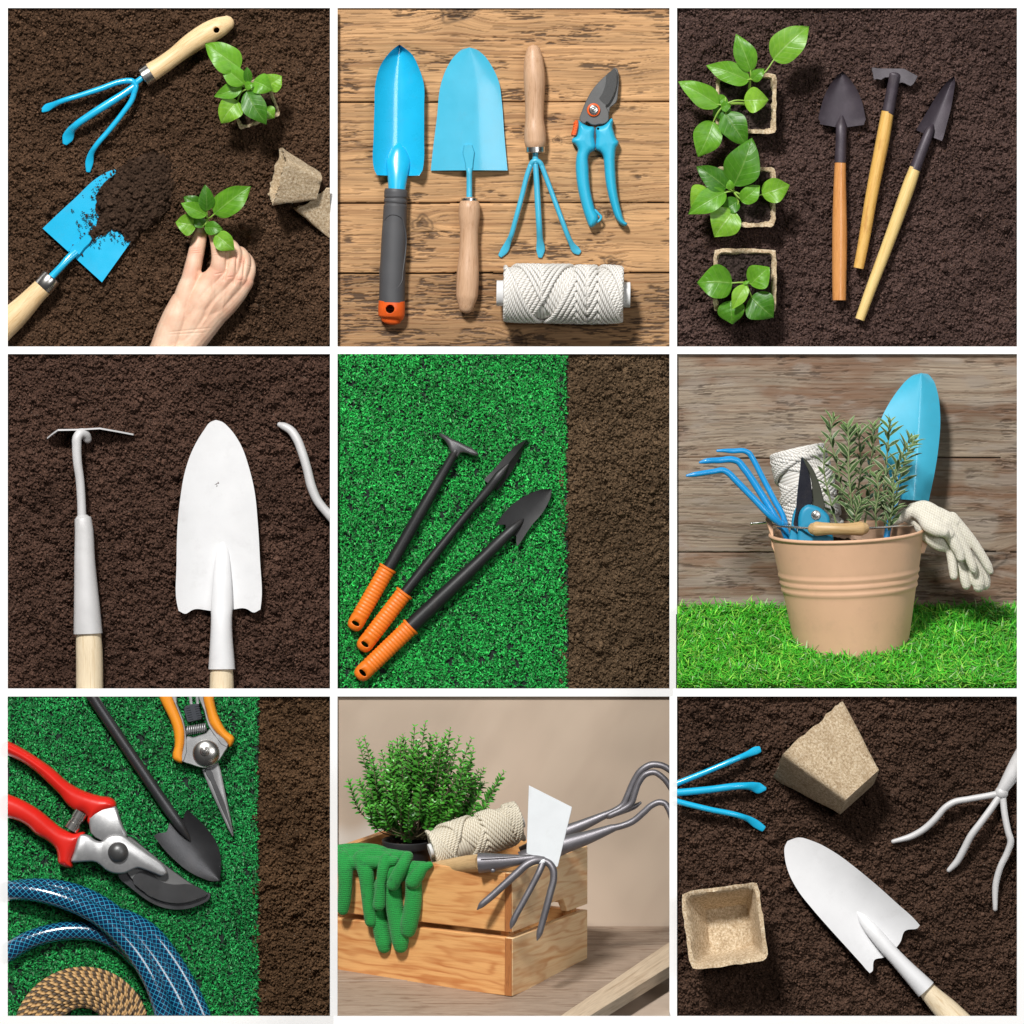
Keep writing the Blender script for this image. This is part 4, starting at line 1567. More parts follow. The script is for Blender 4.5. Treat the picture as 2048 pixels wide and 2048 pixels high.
seedling(T3, (425, 575, 110), (295, 580, 213), [
    ((398, 560, 200), (532, 556, 191), 136, 34, 2, (350, 560, 219)),
    ((262, 588, 219), (40, 456, 206), 128, 30, 0),
    ((322, 590, 194), (228, 640, 163), 118, 20, 1),
    ((300, 540, 206), (250, 580, 200), 70, 16, 0),
    ((232, 672, 194), (148, 866, 169), 160, 30, 0, (262, 615, 213)),
    ((293, 628, 219), (412, 806, 206), 150, 30, 1),
    ((272, 600, 231), (326, 590, 234), 58, 14, 0)], 'sprawling seedling leaning over the left rim of the uppermost pot', seed=6)
seedling(T3, (390, 1100, 110), (340, 1052, 206), [
    ((340, 1024, 231), (440, 764, 250), 196, 40, 1),
    ((304, 1036, 225), (138, 918, 222), 126, 30, 1),
    ((215, 1046, 194), (110, 1140, 175), 150, 28, 2, (290, 1052, 200)),
    ((298, 1056, 231), (93, 1178, 225), 128, 32, 0),
    ((342, 1156, 194), (238, 1300, 169), 182, 30, 2, (368, 1110, 194)),
    ((370, 1102, 188), (278, 1160, 175), 92, 18, 1),
    ((384, 1110, 219), (484, 1020, 222), 100, 26, 0),
    ((496, 1070, 200), (648, 1018, 185), 136, 32, 2, (430, 1085, 213)),
    ((322, 1046, 237), (316, 990, 247), 44, 10, 0)], 'bushy seedling with one big upright leaf in the middle pot', seed=7)
seedling(T3, (408, 1580, 110), (408, 1548, 200), [
    ((335, 1552, 213), (142, 1550, 200), 188, 36, 0, (370, 1548, 213)),
    ((432, 1560, 213), (536, 1464, 209), 142, 30, 0),
    ((408, 1562, 231), (334, 1694, 225), 84, 22, 2),
    ((435, 1625, 182), (560, 1738, 163), 176, 28, 1, (425, 1590, 200)),
    ((328, 1645, 178), (338, 1774, 151), 152, 24, 1, (370, 1600, 194)),
    ((405, 1540, 225), (412, 1560, 237), 36, 8, 0)], 'five-leaved seedling in the lowest pot of the column', seed=8)

r = thing('mini_shovel', T3, (930, 690, 0), 'small dark shovel with a pointed round blade and amber wooden handle', 'shovel')
tipD, baseD = (938, 392), (934, 690)
wl = widths_from(tipD, baseD, [(912, 415), (888, 442), (848, 503), (824, 562), (806, 640), (802, 660), (812, 672)], [(962, 415), (986, 442), (1024, 508), (1046, 578), (1060, 645), (1062, 660), (1052, 670)])
m = M()
blade(m, tipD, baseD, wl, lambda tt, v: 26 + 26 * abs(v) ** 2 + 6 * (1 - tt), 6, nu=28, nv=20, endf=lambda v: 10 * (1 - abs(v)) - 8 * abs(v))
build('blade', m, PURPLEBLACK, r, T3)
m = M()
tube(m, [(937, 632, 30), (936, 660, 36), (934, 700, 44), (931, 800, 46), (928, 890, 46)], [(6, 5), (18, 14), (30, 24), (31, 30), (33, 33)], seg=22)
build('socket', m, PURPLEBLACK, r, T3)
plain_handle(r, T3, [(928, 886, 46), (926, 960, 46), (924, 1300, 46), (922, 1600, 46), (922, 1640, 46)], [31, 33, 41, 38, 37], AMBER_WOOD, cap='flat')

r = thing('mini_hoe', T3, (1200, 420, 0), 'small dark hoe head with a wavy lower edge on a golden wooden handle', 'hoe')
m = M()
prism(m, [(1098, 372), (1130, 377), (1350, 418), (1338, 445), (1312, 474), (1290, 466), (1262, 455), (1240, 462), (1228, 440), (1170, 428), (1150, 441), (1125, 436), (1112, 441), (1104, 410)], [(0, 60), (0, 66), (3, 70)], 2,
      hof=lambda x, y: -.35 * abs(x - 1220) * .25 + (430 - y) * .25)
build('hoe_plate', m, paint('worn_plum_steel', (.22, .2, .22), .4, .6, .2, grain=.4), r, T3)
m = M()
tube(m, [(1224, 412, 74), (1216, 460, 60), (1202, 540, 50), (1188, 618, 48)], [(30, 14), (31, 26), (33, 32), (34, 34)], seg=22, cap='round')
build('socket', m, PURPLEBLACK, r, T3)
plain_handle(r, T3, [(1186, 612, 48), (1160, 760, 46), (1100, 1060, 44), (1050, 1350, 40), (1027, 1465, 38)], [34, 37, 34, 30, 28], YELLOW_WOOD, cap='flat')

r = thing('mini_trowel', T3, (1420, 700, 0), 'small dark narrow pointed trowel on a long straw-coloured wooden handle', 'trowel')
tipE, baseE = (1549, 416), (1412, 742)
wl = widths_from(tipE, baseE, [(1522, 436), (1488, 480), (1432, 558), (1390, 628), (1350, 695)], [(1553, 452), (1541, 550), (1516, 650), (1490, 752)])
m = M()
blade(m, tipE, baseE, wl, lambda tt, v: 24 + 24 * abs(v) ** 1.3, 6, nu=28, nv=20)
build('blade', m, PURPLEBLACK, r, T3)
m = M()
tube(m, [(1432, 680, 32), (1418, 712, 40), (1390, 780, 44), (1334, 928, 46)], [(6, 5), (22, 18), (29, 26), (32, 32)], seg=22)
build('socket', m, PURPLEBLACK, r, T3)
plain_handle(r, T3, [(1336, 918, 46), (1300, 1020, 44), (1200, 1300, 40), (1090, 1590, 36), (1034, 1745, 34)], [31, 36, 33, 29, 26], STRAW_WOOD, cap='flat')

# ------------------------------------------------------------------ 4: white tools on soil
soil(T4, (14, 706, 662, 1379), 404, (.086, .048, .035), SOILMAT, 1.2)
r = thing('hand_hoe', T4, (490, 1200, 0), 'white enamelled hoe with a bent neck and angled blade on a pale wooden shaft', 'hoe')
m = M()
hp = [(262, 511), (292, 488), (326, 466), (440, 464), (556, 457), (648, 473), (738, 490)]
hh = [40, 80, 112, 118, 114, 76, 36]
V, F = [], []
for (x, y), h in zip(hp, hh):
    V += [(x, y, h), (x, y + 9, h), (x + 4, y + 1, -14), (x + 4, y + 8, -14)]
for i in range(len(hp) - 1):
    a, b = i * 4, i * 4 + 4
    F += [(a, a + 1, b + 1, b), (a + 1, a + 3, b + 3, b + 1), (a + 3, a + 2, b + 2, b + 3), (a + 2, a, b, b + 2)]
F += [(0, 2, 3, 1), (len(V) - 4, len(V) - 3, len(V) - 1, len(V) - 2)]
m.add(V, F)
build('hoe_blade', m, WHITEG, r, T4, sharp=.5)
m = M()
tube(m, [(486, 520, 66), (476, 495, 86), (452, 488, 104), (434, 510, 112), (430, 560, 112), (433, 640, 106), (446, 740, 96), (453, 840, 88), (457, 960, 84)], [24, 26, 27, 27, 26, 25, 24, 24, 25], seg=20, cap='round')
build('neck', m, WHITEG, r, T4)
m = M()
tube(m, [(460, 938, 82), (461, 952, 82), (462, 958, 82), (472, 1200, 78), (484, 1450, 74), (490, 1592, 72)], [(26, 26), (40, 40), (47, 46), (58, 56), (72, 68), (80, 72)], seg=30, n=4)
build('socket', m, WHITEG, r, T4, sharp=.5)
plain_handle(r, T4, [(491, 1570, 62), (496, 1700, 54), (498, 1900, 48), (500, 1990, 46)], [68, 74, 75, 75], WHITE_WOOD, clip=True, cap='flat')

r = thing('hand_trowel', T4, (1215, 1100, 0), 'large pure white trowel with eared shoulders and a round socket on dark soil', 'trowel')
tipF, baseF = (1193, 414), (1212, 1458)
wl = widths_from(tipF, baseF, [(1160, 425), (1120, 462), (1062, 552), (1020, 680), (995, 800), (981, 1000), (977, 1200), (977, 1420), (984, 1458)],
                 [(1224, 425), (1262, 470), (1330, 580), (1372, 690), (1402, 830), (1425, 1000), (1437, 1200), (1441, 1430), (1434, 1458)])


def ears(v):
    a = abs(v)
    return 22 * math.exp(-((a - .84) / .13) ** 2) - 4 * math.exp(-((a - .55) / .15) ** 2) + 14 * math.exp(-(a / .3) ** 2)


m = M()
blade(m, tipF, baseF, wl, lambda tt, v: 24 + 46 * abs(v) ** 2 * min(1, tt * 2.2) + 14 * (1 - tt) ** 2 + 22 * math.exp(-((v + .03) / .16) ** 2) * sm(.62, .8, tt), 7, nu=44, nv=40, endf=ears)
build('blade', m, WHITE, r, T4)
m = M()
tube(m, [(1231, 1072, 20), (1230, 1150, 32), (1229, 1300, 46), (1226, 1450, 58), (1225, 1510, 64), (1227, 1788, 68)], [(8, 3), (36, 13), (52, 32), (60, 46), (58, 54), (74, 68)], seg=28)
build('socket', m, WHITE, r, T4, sharp=1.2)
plain_handle(r, T4, [(1225, 1770, 60), (1226, 1850, 54), (1226, 1990, 48)], [61, 66, 70], WHITE_WOOD, clip=True, cap='flat')

r = thing('hand_claw', T4, (1680, 620, 0), 'single curved white claw prong cut off by the right edge of the soil', 'garden claw')
m = M()
tube(m, [(1545, 440, 20), (1570, 450, 26), (1604, 470, 34), (1640, 520, 44), (1668, 590, 50), (1698, 690, 52), (1720, 780, 50), (1752, 856, 46), (1810, 930, 42), (1880, 1010, 40)],
     [15, 22, 24, 25, 25, 25, 26, 25, 25, 25], seg=18, cap='round')
build('tine', m, WHITEG, r, T4, clip=True)

# ------------------------------------------------------------------ 5: turf, soil and three orange-gripped tools
soil(T5, (1118, 706, 1341, 1379), 505, (.11, .072, .042), SOILMAT, 1.0)
TURFMAT = NT('turf_blades')
TURFMAT.col(TURFMAT.attr('col').outputs['Color'])
TURFMAT.set(Roughness=.45)
TURFMAT.b.inputs['Specular IOR Level'].default_value = .22
TURF_BACK = colmat('turf_backing', .85, .25)


def turf_backing(t, rect, seed, edge_wob):
    rng = np.random.default_rng(seed)
    x0, y0, x1, y1 = rect
    nx, ny = 150, 190
    X, Y = np.meshgrid(np.linspace(0, 1, nx), np.linspace(y0, y1, ny))
    right = x1 + edge_wob(Y)
    X = x0 + X * (right - x0)
    rib = .5 + .5 * np.sin(X * 2 * PI / 7.4)
    v = (.6 + .6 * rib) * rng.uniform(.6, 1.4, X.shape)
    h = 1.0 * rib
    P = np.stack([(X - 1024) * t.s, (1024 - Y) * t.s, t.z + (h - 4) * t.s], -1).reshape(-1, 3)
    return build_np('turf_backing_ground', P, grid_faces(nx, ny), TURF_BACK, np.array((.016, .03, .022))[None] * v.reshape(-1, 1), kind='structure')


turf_backing(T5, (673.5, 706.5, 1133, 1378.5), 51, lambda y: (y - 708) / 669 * 4 + 2.0 * np.sin(y * .5) * np.sin(y * .13))
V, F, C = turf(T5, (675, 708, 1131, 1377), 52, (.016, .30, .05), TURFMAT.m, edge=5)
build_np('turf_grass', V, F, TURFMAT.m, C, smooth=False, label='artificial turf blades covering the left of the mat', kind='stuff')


def ribbed_grip(root, t, a, b, hw, n, mat, slot=None):
    """Ribbed rubber sleeve from collar a to rounded end b."""
    a, b = np.array(a, float), np.array(b, float)
    P, Rr = [], []

    def at(q, r, k=1.0):
        P.append(tuple(a + (b - a) * q))
        Rr.append((r, r * .82 * k))
    at(0, hw * .9)
    at(.004, hw * 1.14)
    at(.03, hw * 1.14)
    at(.04, hw * .98)
    for i in range(n):
        q = .05 + .72 * i / n
        d = .72 / n
        at(q + d * .08, hw * .96)
        at(q + d * .28, hw * 1.02)
        at(q + d * .72, hw * 1.02)
        at(q + d * .92, hw * .96)
    at(.80, hw * 1.0)
    at(.88, hw * 1.0)
    at(.93, hw * .93)
    at(.97, hw * .76)
    at(.992, hw * .48)
    at(1.0, hw * .2)
    m = M()
    tube(m, P, Rr, seg=30, smooth=False, cap='flat')
    o = build('grip', m, mat, root, t, sharp=.9)
    d = (b - a) / np.linalg.norm(b - a)
    c = a + (b - a) * .895
    drill(o, t, (c[0], c[1]), hw * .52, hw * .26, math.atan2(d[1], d[0]) + PI / 2)
    return o


r = thing('weeding_hoe', T5, (600, 900, 0), 'black T-headed hoe with an orange ribbed grip, uppermost of three tools on turf', 'hoe')
m = M()
prism(m, [(606, 486), (622, 489), (676, 520), (712, 534), (752, 556), (815, 592), (821, 606), (808, 614), (760, 600), (722, 596), (706, 622), (680, 606), (664, 588), (652, 556), (628, 524), (602, 500)], [(3, 40), (0, 46), (0, 60), (5, 68), (12, 72)], 2)
build('hoe_head', m, paint('worn_grey_steel', (.20, .20, .205), .35, .75, .2, grain=.3), r, T5)
m = M()
tube(m, [(706, 568, 58), (690, 595, 52), (639, 683, 46), (511, 906, 46), (411, 1080, 46), (326, 1228, 48)], [(20, 12), 24, 26, 33, 34, 35], seg=20)
build('shaft', m, BLACK, r, T5)
ribbed_grip(r, T5, (322, 1226, 50), (122, 1572, 46), 45, 14, ORANGE_GRIP)

r = thing('weeding_spear', T5, (640, 1000, 0), 'black narrow spear-headed weeder with an orange ribbed grip, between the hoe and the trowel', 'weeder')
tipG, baseG = (1093, 516), (889, 776)
wl = widths_from(tipG, baseG, [(1035, 560), (960, 625), (895, 695), (856, 742)], [(1082, 560), (1030, 660), (975, 735), (938, 797)])
m = M()
blade(m, tipG, baseG, wl, lambda tt, v: 50 - 24 * abs(v) + 10 * tt, 6, nu=24, nv=16)
build('spear_blade', m, BLACK, r, T5)
m = M()
tube(m, [(994, 645, 46), (970, 676, 52), (930, 726, 58), (885, 785, 52), (760, 930, 46), (560, 1180, 46), (414, 1366, 48)], [(3, 4), (13, 10), (25, 18), (26, 22), 22, 27, 30], seg=18)
build('shaft', m, BLACK, r, T5)
ribbed_grip(r, T5, (414, 1364, 50), (168, 1684, 46), 46, 14, ORANGE_GRIP)

r = thing('mini_trowel', T5, (700, 1300, 0), 'black pointed trowel with an orange ribbed grip, lowest of three tools on turf', 'trowel')
tipH, baseH = (1226, 795), (975, 1040)
wl = widths_from(tipH, baseH, [(1190, 800), (1150, 815), (1090, 848), (1030, 898), (965, 940), (918, 968)], [(1224, 850), (1192, 930), (1140, 1008), (1085, 1060), (1040, 1088)])
m = M()
blade(m, tipH, baseH, wl, lambda tt, v: 40 + 9 * abs(v) ** 1.7 * (.5 + .5 * tt), 6, nu=30, nv=24, endf=lambda v: -36 * math.exp(-((abs(v) - .48) / .22) ** 2) * .8 + 10 * math.exp(-(v / .25) ** 2) + (6 if abs(v) > .85 else 0))
build('blade', m, BLACK, r, T5)
m = M()
tube(m, [(1073, 955, 34), (1050, 978, 42), (1010, 1015, 52), (960, 1062, 54), (860, 1160, 50), (640, 1370, 48), (448, 1552, 48)], [(4, 4), (16, 12), (26, 22), (31, 28), 34, 42, 44], seg=20)
build('shaft', m, BLACK, r, T5)
ribbed_grip(r, T5, (450, 1550, 50), (150, 1838, 46), 48, 15, ORANGE_GRIP)

# ------------------------------------------------------------------ 7: cutters, hose and rope on turf
soil(T7, (505, 1391, 662, 2034), 707, (.098, .056, .030), SOILMAT, 1.0)
turf_backing(T7, (14, 1391.5, 516, 2033.5), 71, lambda y: 2.0 * np.sin(y * .45) * np.sin(y * .11))
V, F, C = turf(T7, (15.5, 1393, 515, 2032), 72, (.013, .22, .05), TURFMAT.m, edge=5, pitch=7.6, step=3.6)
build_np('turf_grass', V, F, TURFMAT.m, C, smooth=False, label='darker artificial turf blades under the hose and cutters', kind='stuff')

r = thing('mini_trowel', T7, (760, 420, 0), 'black trowel with a long thin shaft pointing down between the red and orange cutters', 'trowel')
tipI, baseI = (1250, 1112), (985, 770)
wl = widths_from(tipI, baseI, [(1262, 1060), (1258, 1010), (1240, 928), (1200, 840), (1148, 755), (1098, 692)], [(1180, 1102), (1100, 1076), (1030, 1030), (975, 962), (925, 880), (897, 824)])
m = M()
blade(m, tipI, baseI, wl, lambda tt, v: 30 + 46 * abs(v) ** 1.8 * (.45 + .55 * tt), 6, nu=30, nv=26, endf=lambda v: -26 * math.exp(-((abs(v) - .5) / .22) ** 2) + 8 * math.exp(-(v / .25) ** 2))
build('blade', m, BLACKM, r, T7)
m = M()
tube(m, [(1082, 884, 36), (1060, 850, 46), (1020, 790, 58), (960, 705, 58), (860, 560, 54), (640, 235, 50), (400, -120, 46)], [(5, 5), (18, 14), (28, 24), (32, 30), 32, 32, 32], seg=20)
build('shaft', m, BLACKM, r, T7, clip=True)

r = thing('floral_shears', T7, (1165, 375, 0), 'orange handled snips with a steel pivot disc and long pointed blades', 'shears')


def sh(a, b):
    return ((310 + a * .15004 - 0) / .35197, (1390 + b * .15004 - 1370) / .35197)


def q7(a, b):
    return (28.4 + .6324 * a, 312.5 + .6324 * b)


m = M()
prism(m, pol(sh, [(625, 980), (690, 960), (760, 1100), (900, 1400), (1000, 1680), (1055, 1870), (1040, 1885), (980, 1780), (860, 1520), (720, 1210)]), [(2, 30), (0, 36), (0, 46), (8, 52)], 0)
build('blade', m, STEEL, r, T7)
m = M()
prism(m, pol(sh, [(670, 960), (845, 890), (880, 1000), (945, 1320), (1010, 1620), (1055, 1870), (1010, 1760), (930, 1500), (800, 1200), (700, 1010)]), [(2, 44), (0, 50), (0, 58), (10, 66)], 0)
b3 = build('blade', m, STEEL, r, T7)
m = M()
prism(m, pol(sh, [(672, 985), (740, 975), (800, 1110), (905, 1360), (975, 1560), (1045, 1850), (960, 1650), (840, 1380), (740, 1130)]), [(0, 60), (2, 69)], 2)
build('hollow_grind', m, DARKSTEEL, b3, T7)
m = M()
prism(m, pol(sh, [(370, 880), (395, 700), (420, 580), (440, 545), (510, 560), (600, 530), (690, 500), (740, 440), (800, 520), (900, 600), (985, 670), (940, 750), (870, 860), (790, 935), (690, 970), (600, 960), (480, 920)]), [(4, 40), (0, 46), (0, 84), (5, 92)], 2)
build('pivot_body', m, STEEL, r, T7)
m = M()
cx, cy = sh(690, 770)
prism(m, circ(cx, cy, 78), [(0, 86), (0, 94), (6, 102), (28, 112), (48, 118)], 0)
d7 = build('pivot_disc', m, CHROME, r, T7)
m = M()
cx, cy = sh(672, 740)
prism(m, circ(cx, cy, 27), rnd_prof(108, 128, 6), 0)
prism(m, circ(cx, cy, 16), rnd_prof(120, 135, 4), 0)
build('rivet', m, CHROME, d7, T7)
for pts in ([(40, -60), (235, -60), (260, 60), (320, 220), (380, 380), (405, 500), (400, 620), (385, 740), (362, 905), (300, 890), (250, 850), (240, 800), (268, 680), (262, 520), (235, 400), (160, 230), (90, 90)],
            [(640, -60), (775, -60), (790, 60), (810, 160), (870, 330), (960, 480), (1060, 570), (1055, 620), (995, 690), (985, 665), (900, 580), (800, 470), (740, 380), (690, 200), (650, 60)]):
    m = M()
    pad(m, pol(sh, pts), 24, 105, 30, dome=.05)
    build('handle', m, YELLOW_GRIP, r, T7, clip=True, sharp=1.2)
for pts in ([(225, -60), (260, -60), (300, 110), (385, 320), (420, 480), (428, 620), (400, 860), (370, 885), (395, 640), (395, 480), (360, 330), (270, 110)],
            [(600, -60), (640, -60), (660, 60), (700, 230), (745, 380), (830, 500), (985, 650), (970, 690), (800, 530), (715, 400), (660, 200)]):
    m = M()
    prism(m, pol(sh, pts), [(2, 30), (0, 40), (0, 92), (4, 98)], 2)
    build('handle_liner', m, STEEL, r, T7, clip=True)
m = M()
prism(m, pol(sh, [(398, 160), (420, 140), (560, 110), (590, 118), (640, 290), (628, 320), (460, 362), (435, 350), (390, 200)]), [(3, 40), (0, 48), (0, 88), (5, 96)], 1)
for i in range(6):
    for sd in (0, 1):
        y = 172 + i * 30
        x = 415 + i * 8 + sd * 118
        tube(m, [(*sh(x, y - sd * 24), 97), (*sh(x + 62, y - 14 - sd * 24), 97)], 3.2, seg=6)
build('lock_slider', m, paint('charcoal_plastic', (.035, .04, .05), .45), r, T7, sharp=.6)
m = M()
for s in (0, 1):
    tube(m, [(*sh(470 + s * 95, -20), 62), (*sh(490 + s * 85, 120), 62)], [(9, 6), (9, 6)], seg=8)
build('lock_strap', m, STEEL, r, T7, clip=True)
m = M()
pts = []
for i in range(9 * 12):
    a = i / 12 * 2 * PI
    q = i / (9 * 12)
    x, y = sh(430 + 260 * q, 470 - 40 * q + 55 * math.cos(a))
    pts.append((x, y, 60 + 26 * math.sin(a)))
tube(m, pts, 4.5, seg=7, smooth=False)
build('spring', m, STEEL, r, T7)

r = thing('secateurs', T7, (680, 940, 0), 'red handled secateurs with cast metal jaws and a domed pivot bolt, above the hose', 'pruners')
m = M()
prism(m, pol(q7, [(1090, 850), (1300, 1000), (1460, 1130), (1680, 1285), (1800, 1360), (1850, 1375), (1848, 1415), (1750, 1482), (1600, 1522), (1450, 1512), (1300, 1452), (1200, 1382), (1110, 1310), (1030, 1240), (1000, 1150)]), [(2, 34), (0, 40), (0, 54), (3, 58)], 3)
build('hook_blade', m, BLACKM, r, T7)
m = M()
prism(m, pol(q7, [(1080, 850), (1300, 1000), (1460, 1130), (1680, 1288), (1822, 1378), (1700, 1440), (1550, 1465), (1400, 1440), (1280, 1382), (1165, 1265), (1100, 1180)]), [(2, 56), (0, 60), (0, 76), (2, 79)], 3)
b4 = build('cutting_blade', m, paint('brushed_grey_blade', (.17, .17, .17), .42, .6, .1, grain=.3), r, T7)
m = M()
prism(m, pol(q7, [(1150, 1240), (1215, 1175), (1330, 1195), (1400, 1260), (1520, 1292), (1670, 1290), (1815, 1375), (1700, 1436), (1550, 1460), (1400, 1436), (1285, 1378)]), [(0, 77), (1, 82)], 3)
build('ground_edge', m, paint('dark_bevel', (.045, .045, .047), .45, .4, .2, grain=.4), b4, T7)
m = M()
prism(m, pol(q7, [(760, 690), (990, 590), (1003, 592), (1030, 660), (1070, 780), (1108, 850), (1060, 905), (870, 895), (780, 830), (765, 760)]), [(6, 50), (0, 60), (0, 96), (4, 106), (12, 112)], 2)
build('upper_jaw', m, STEEL, r, T7)
m = M()
prism(m, pol(q7, [(690, 842), (760, 850), (820, 893), (870, 905), (920, 862), (1000, 840), (1070, 848), (1150, 908), (1300, 1018), (1450, 1138), (1466, 1190), (1432, 1216), (1350, 1192), (1260, 1157), (1200, 1142), (1150, 1160), (1080, 1190), (1000, 1192), (920, 1162), (870, 1120), (830, 1092), (720, 1086), (605, 1086), (630, 1000)]),
      [(6, 62), (0, 72), (0, 114), (4, 124), (12, 130)], 3)
j = build('lower_jaw', m, STEEL, r, T7)
m = M()
cx, cy = q7(1027, 1000)
prism(m, circ(cx, cy, 58, 36), [(0, 126), (0, 136), (4, 148), (14, 160), (30, 169), (46, 173)], 0)
build('pivot_bolt', m, paint('dark_bolt', (.12, .12, .12), .36, .6, .15, grain=.2), j, T7)
for pts, hz in (([(-80, -40), (25, 5), (120, 50), (300, 160), (440, 260), (560, 368), (680, 440), (860, 500), (960, 518), (1000, 555), (1006, 592), (900, 650), (800, 715), (770, 765), (742, 725), (745, 682), (700, 640), (640, 630), (570, 580), (500, 490), (400, 390), (280, 280), (150, 190), (25, 130), (-80, 80)], 30),
                ([(-80, 440), (25, 480), (150, 530), (320, 630), (440, 730), (530, 798), (620, 828), (726, 828), (700, 880), (650, 980), (606, 1085), (614, 1135), (540, 1136), (485, 1100), (480, 1040), (465, 980), (400, 910), (280, 840), (210, 770), (120, 720), (25, 690), (-80, 640)], 40)):
    m = M()
    pad(m, pol(q7, pts), hz - 4, hz + 92, 52, dome=.06)
    build('handle', m, RED, r, T7, clip=True, sharp=1.2)
m = M()
a, b = np.array((*q7(695, 640), 84)), np.array((*q7(600, 800), 84))
tube(m, [a, a + (b - a) * .4, a + (b - a) * .42, a + (b - a) * .62, a + (b - a) * .64, b], [40, 40, 36, 36, 42, 42], seg=28, smooth=False)
build('spring', m, CHROME, r, T7)


def hosemat():
    t = NT('braided_hose')
    at = t.attr('rest').outputs['Vector']
    sp = t.n('ShaderNodeSeparateXYZ')
    t.l(at, sp.inputs[0])
    ang = t.math('ARCTAN2', sp.outputs[1], sp.outputs[2])
    lines = None
    for sg in (1.0, -1.0):
        ph = t.math('ADD', t.math('MULTIPLY', sp.outputs[0], .25), t.math('MULTIPLY', ang, 5.0 * sg))
        s = t.math('ABSOLUTE', t.math('SINE', ph))
        ln = t.ramp(s, [(.0, (1, 1, 1)), (.1, (.75, .75, .75)), (.22, (.08, .08, .08)), (.45, (0, 0, 0))])
        lines = ln if lines is None else t.mix(1.0, lines, ln, 'LIGHTEN')
    col = t.mix(lines, (.004, .022, .07), (.04, .46, .72))
    t.col(col)
    t.set(Roughness=.2, Coat_Weight=.8, Coat_Roughness=.07)
    t.bump(lines, .15, .0006)
    return t.m


HOSE = hosemat()
r = thing('garden_hose', T7, (600, 1350, 0), 'coil of dark blue garden hose with a bright braided net pattern', 'hose')
m = M()
tube(m, [(-80, 1560, 48), (43, 1520, 48), (150, 1456, 48), (300, 1408, 48), (450, 1394, 48), (580, 1412, 50), (690, 1468, 50), (790, 1560, 50)], 54, seg=30, n=10)
tube(m, [(610, 1300, 40), (715, 1325, 44), (850, 1400, 48), (985, 1565, 48), (1085, 1735, 48), (1158, 1895, 48), (1220, 2060, 48)], 52, seg=30, n=10)
tube(m, [(-80, 1185, 60), (40, 1168, 60), (230, 1152, 60), (420, 1180, 62), (590, 1258, 64), (720, 1365, 66), (825, 1486, 68), (930, 1640, 70), (1010, 1780, 72), (1062, 1900, 70), (1120, 2060, 66)], 57, seg=30, n=10)
tube(m, [(-80, 1160, 66), (40, 1162, 80), (200, 1170, 110), (400, 1222, 138), (560, 1300, 144), (690, 1410, 144), (795, 1540, 142), (880, 1690, 136), (928, 1830, 128), (945, 1900, 120), (960, 2060, 110)], 55, seg=30, n=10)
build('hose', m, HOSE, r, T7, clip=True, sharp=3)

ROPE = twist('two_tone_rope', lin(214, 170, 112), lin(60, 44, 28), .8, strands=2, rough=.6, two=(.012, .013, .017), dist=.0014)
r = thing('rope_coil', T7, (465, 1990, 0), 'round coil of tan and black twisted rope at the bottom left below the hose', 'rope')
m = M()
rr = random.Random(9)
ncoil = 12
for lay in (0, 1):
    pts = []
    for i in range(ncoil):
        rad = 150 + 18.6 * i + lay * 8
        dome = math.sqrt(max(0, 1 - ((rad - 256) / 138) ** 2))
        for k in range(72):
            a = 2 * PI * k / 72
            rq = rad + 18.6 * k / 72 + 3 * math.sin(a * 3 + i)
            pts.append((468 + rq * math.cos(a), 1985 + rq * math.sin(a), 18 + dome * (50 + 45 * lay) + 3 * math.sin(5 * a + i * 2)))
    tube(m, pts, 13, seg=10, smooth=False)
build('rope', m, ROPE, r, T7, clip=True, sharp=3)

# ------------------------------------------------------------------ 9: fibre pots and white tools
soil(T9, (1352.5, 1391, 2036, 2034), 909, (.074, .043, .030), SOILMAT, 1.15)
r = thing('hand_fork', T9, (300, 580, 0), 'three blue cultivator prongs entering from the left edge beside the fibre pots', 'garden fork')
tines(r, T9, [
    ([(-60, 575, 70), (20, 542, 70), (200, 470, 64), (380, 394, 50), (430, 374, 30), (466, 358, 18), (492, 350, 10)], [16, 16, 16, 16, (18, 10), (22, 6), (17, 4)]),
    ([(-60, 590, 72), (20, 586, 72), (220, 568, 68), (400, 549, 54), (446, 552, 34), (482, 562, 18), (522, 566, 8)], [20, 20, 20, 20, (24, 12), (30, 6), (10, 4)]),
    ([(-60, 605, 70), (20, 628, 70), (210, 676, 64), (390, 716, 50), (430, 732, 32), (470, 758, 18), (512, 786, 8)], [16, 16, 16, 16, (18, 10), (22, 6), (17, 4)])], BLUE, clip=True)

peat_pot(T9, (752, 300, 90), (.69, .70, .2), (.22, -.22, 1), 236, 132, 400, 18, 'fibre pot lying on its side, beside the blue prongs', 31)
peat_pot(T9, (290, 1303, 272), (.14, .09, -1), (-.15, -1, 0), 215, 130, 245, 20, 'empty fibre pot standing mouth up at the lower left of the soil', 32)

r = thing('hand_trowel', T9, (1000, 1300, 0), 'white enamelled trowel with a pale wooden handle lying diagonally across the soil', 'trowel')
tipJ, baseJ = (640, 850), (1210, 1448)
wl = widths_from(tipJ, baseJ, [(618, 905), (634, 990), (690, 1112), (770, 1232), (860, 1352), (950, 1462), (1035, 1565), (1060, 1588)],
                 [(672, 836), (722, 838), (802, 860), (902, 916), (1000, 1000), (1100, 1096), (1200, 1196), (1290, 1286), (1338, 1336), (1344, 1362)])
m = M()


def ears9(v):
    a = abs(v)
    return 8 * math.exp(-((a - .88) / .1) ** 2) - 30 * math.exp(-((a - .6) / .2) ** 2) + 6 * math.exp(-(a / .3) ** 2)


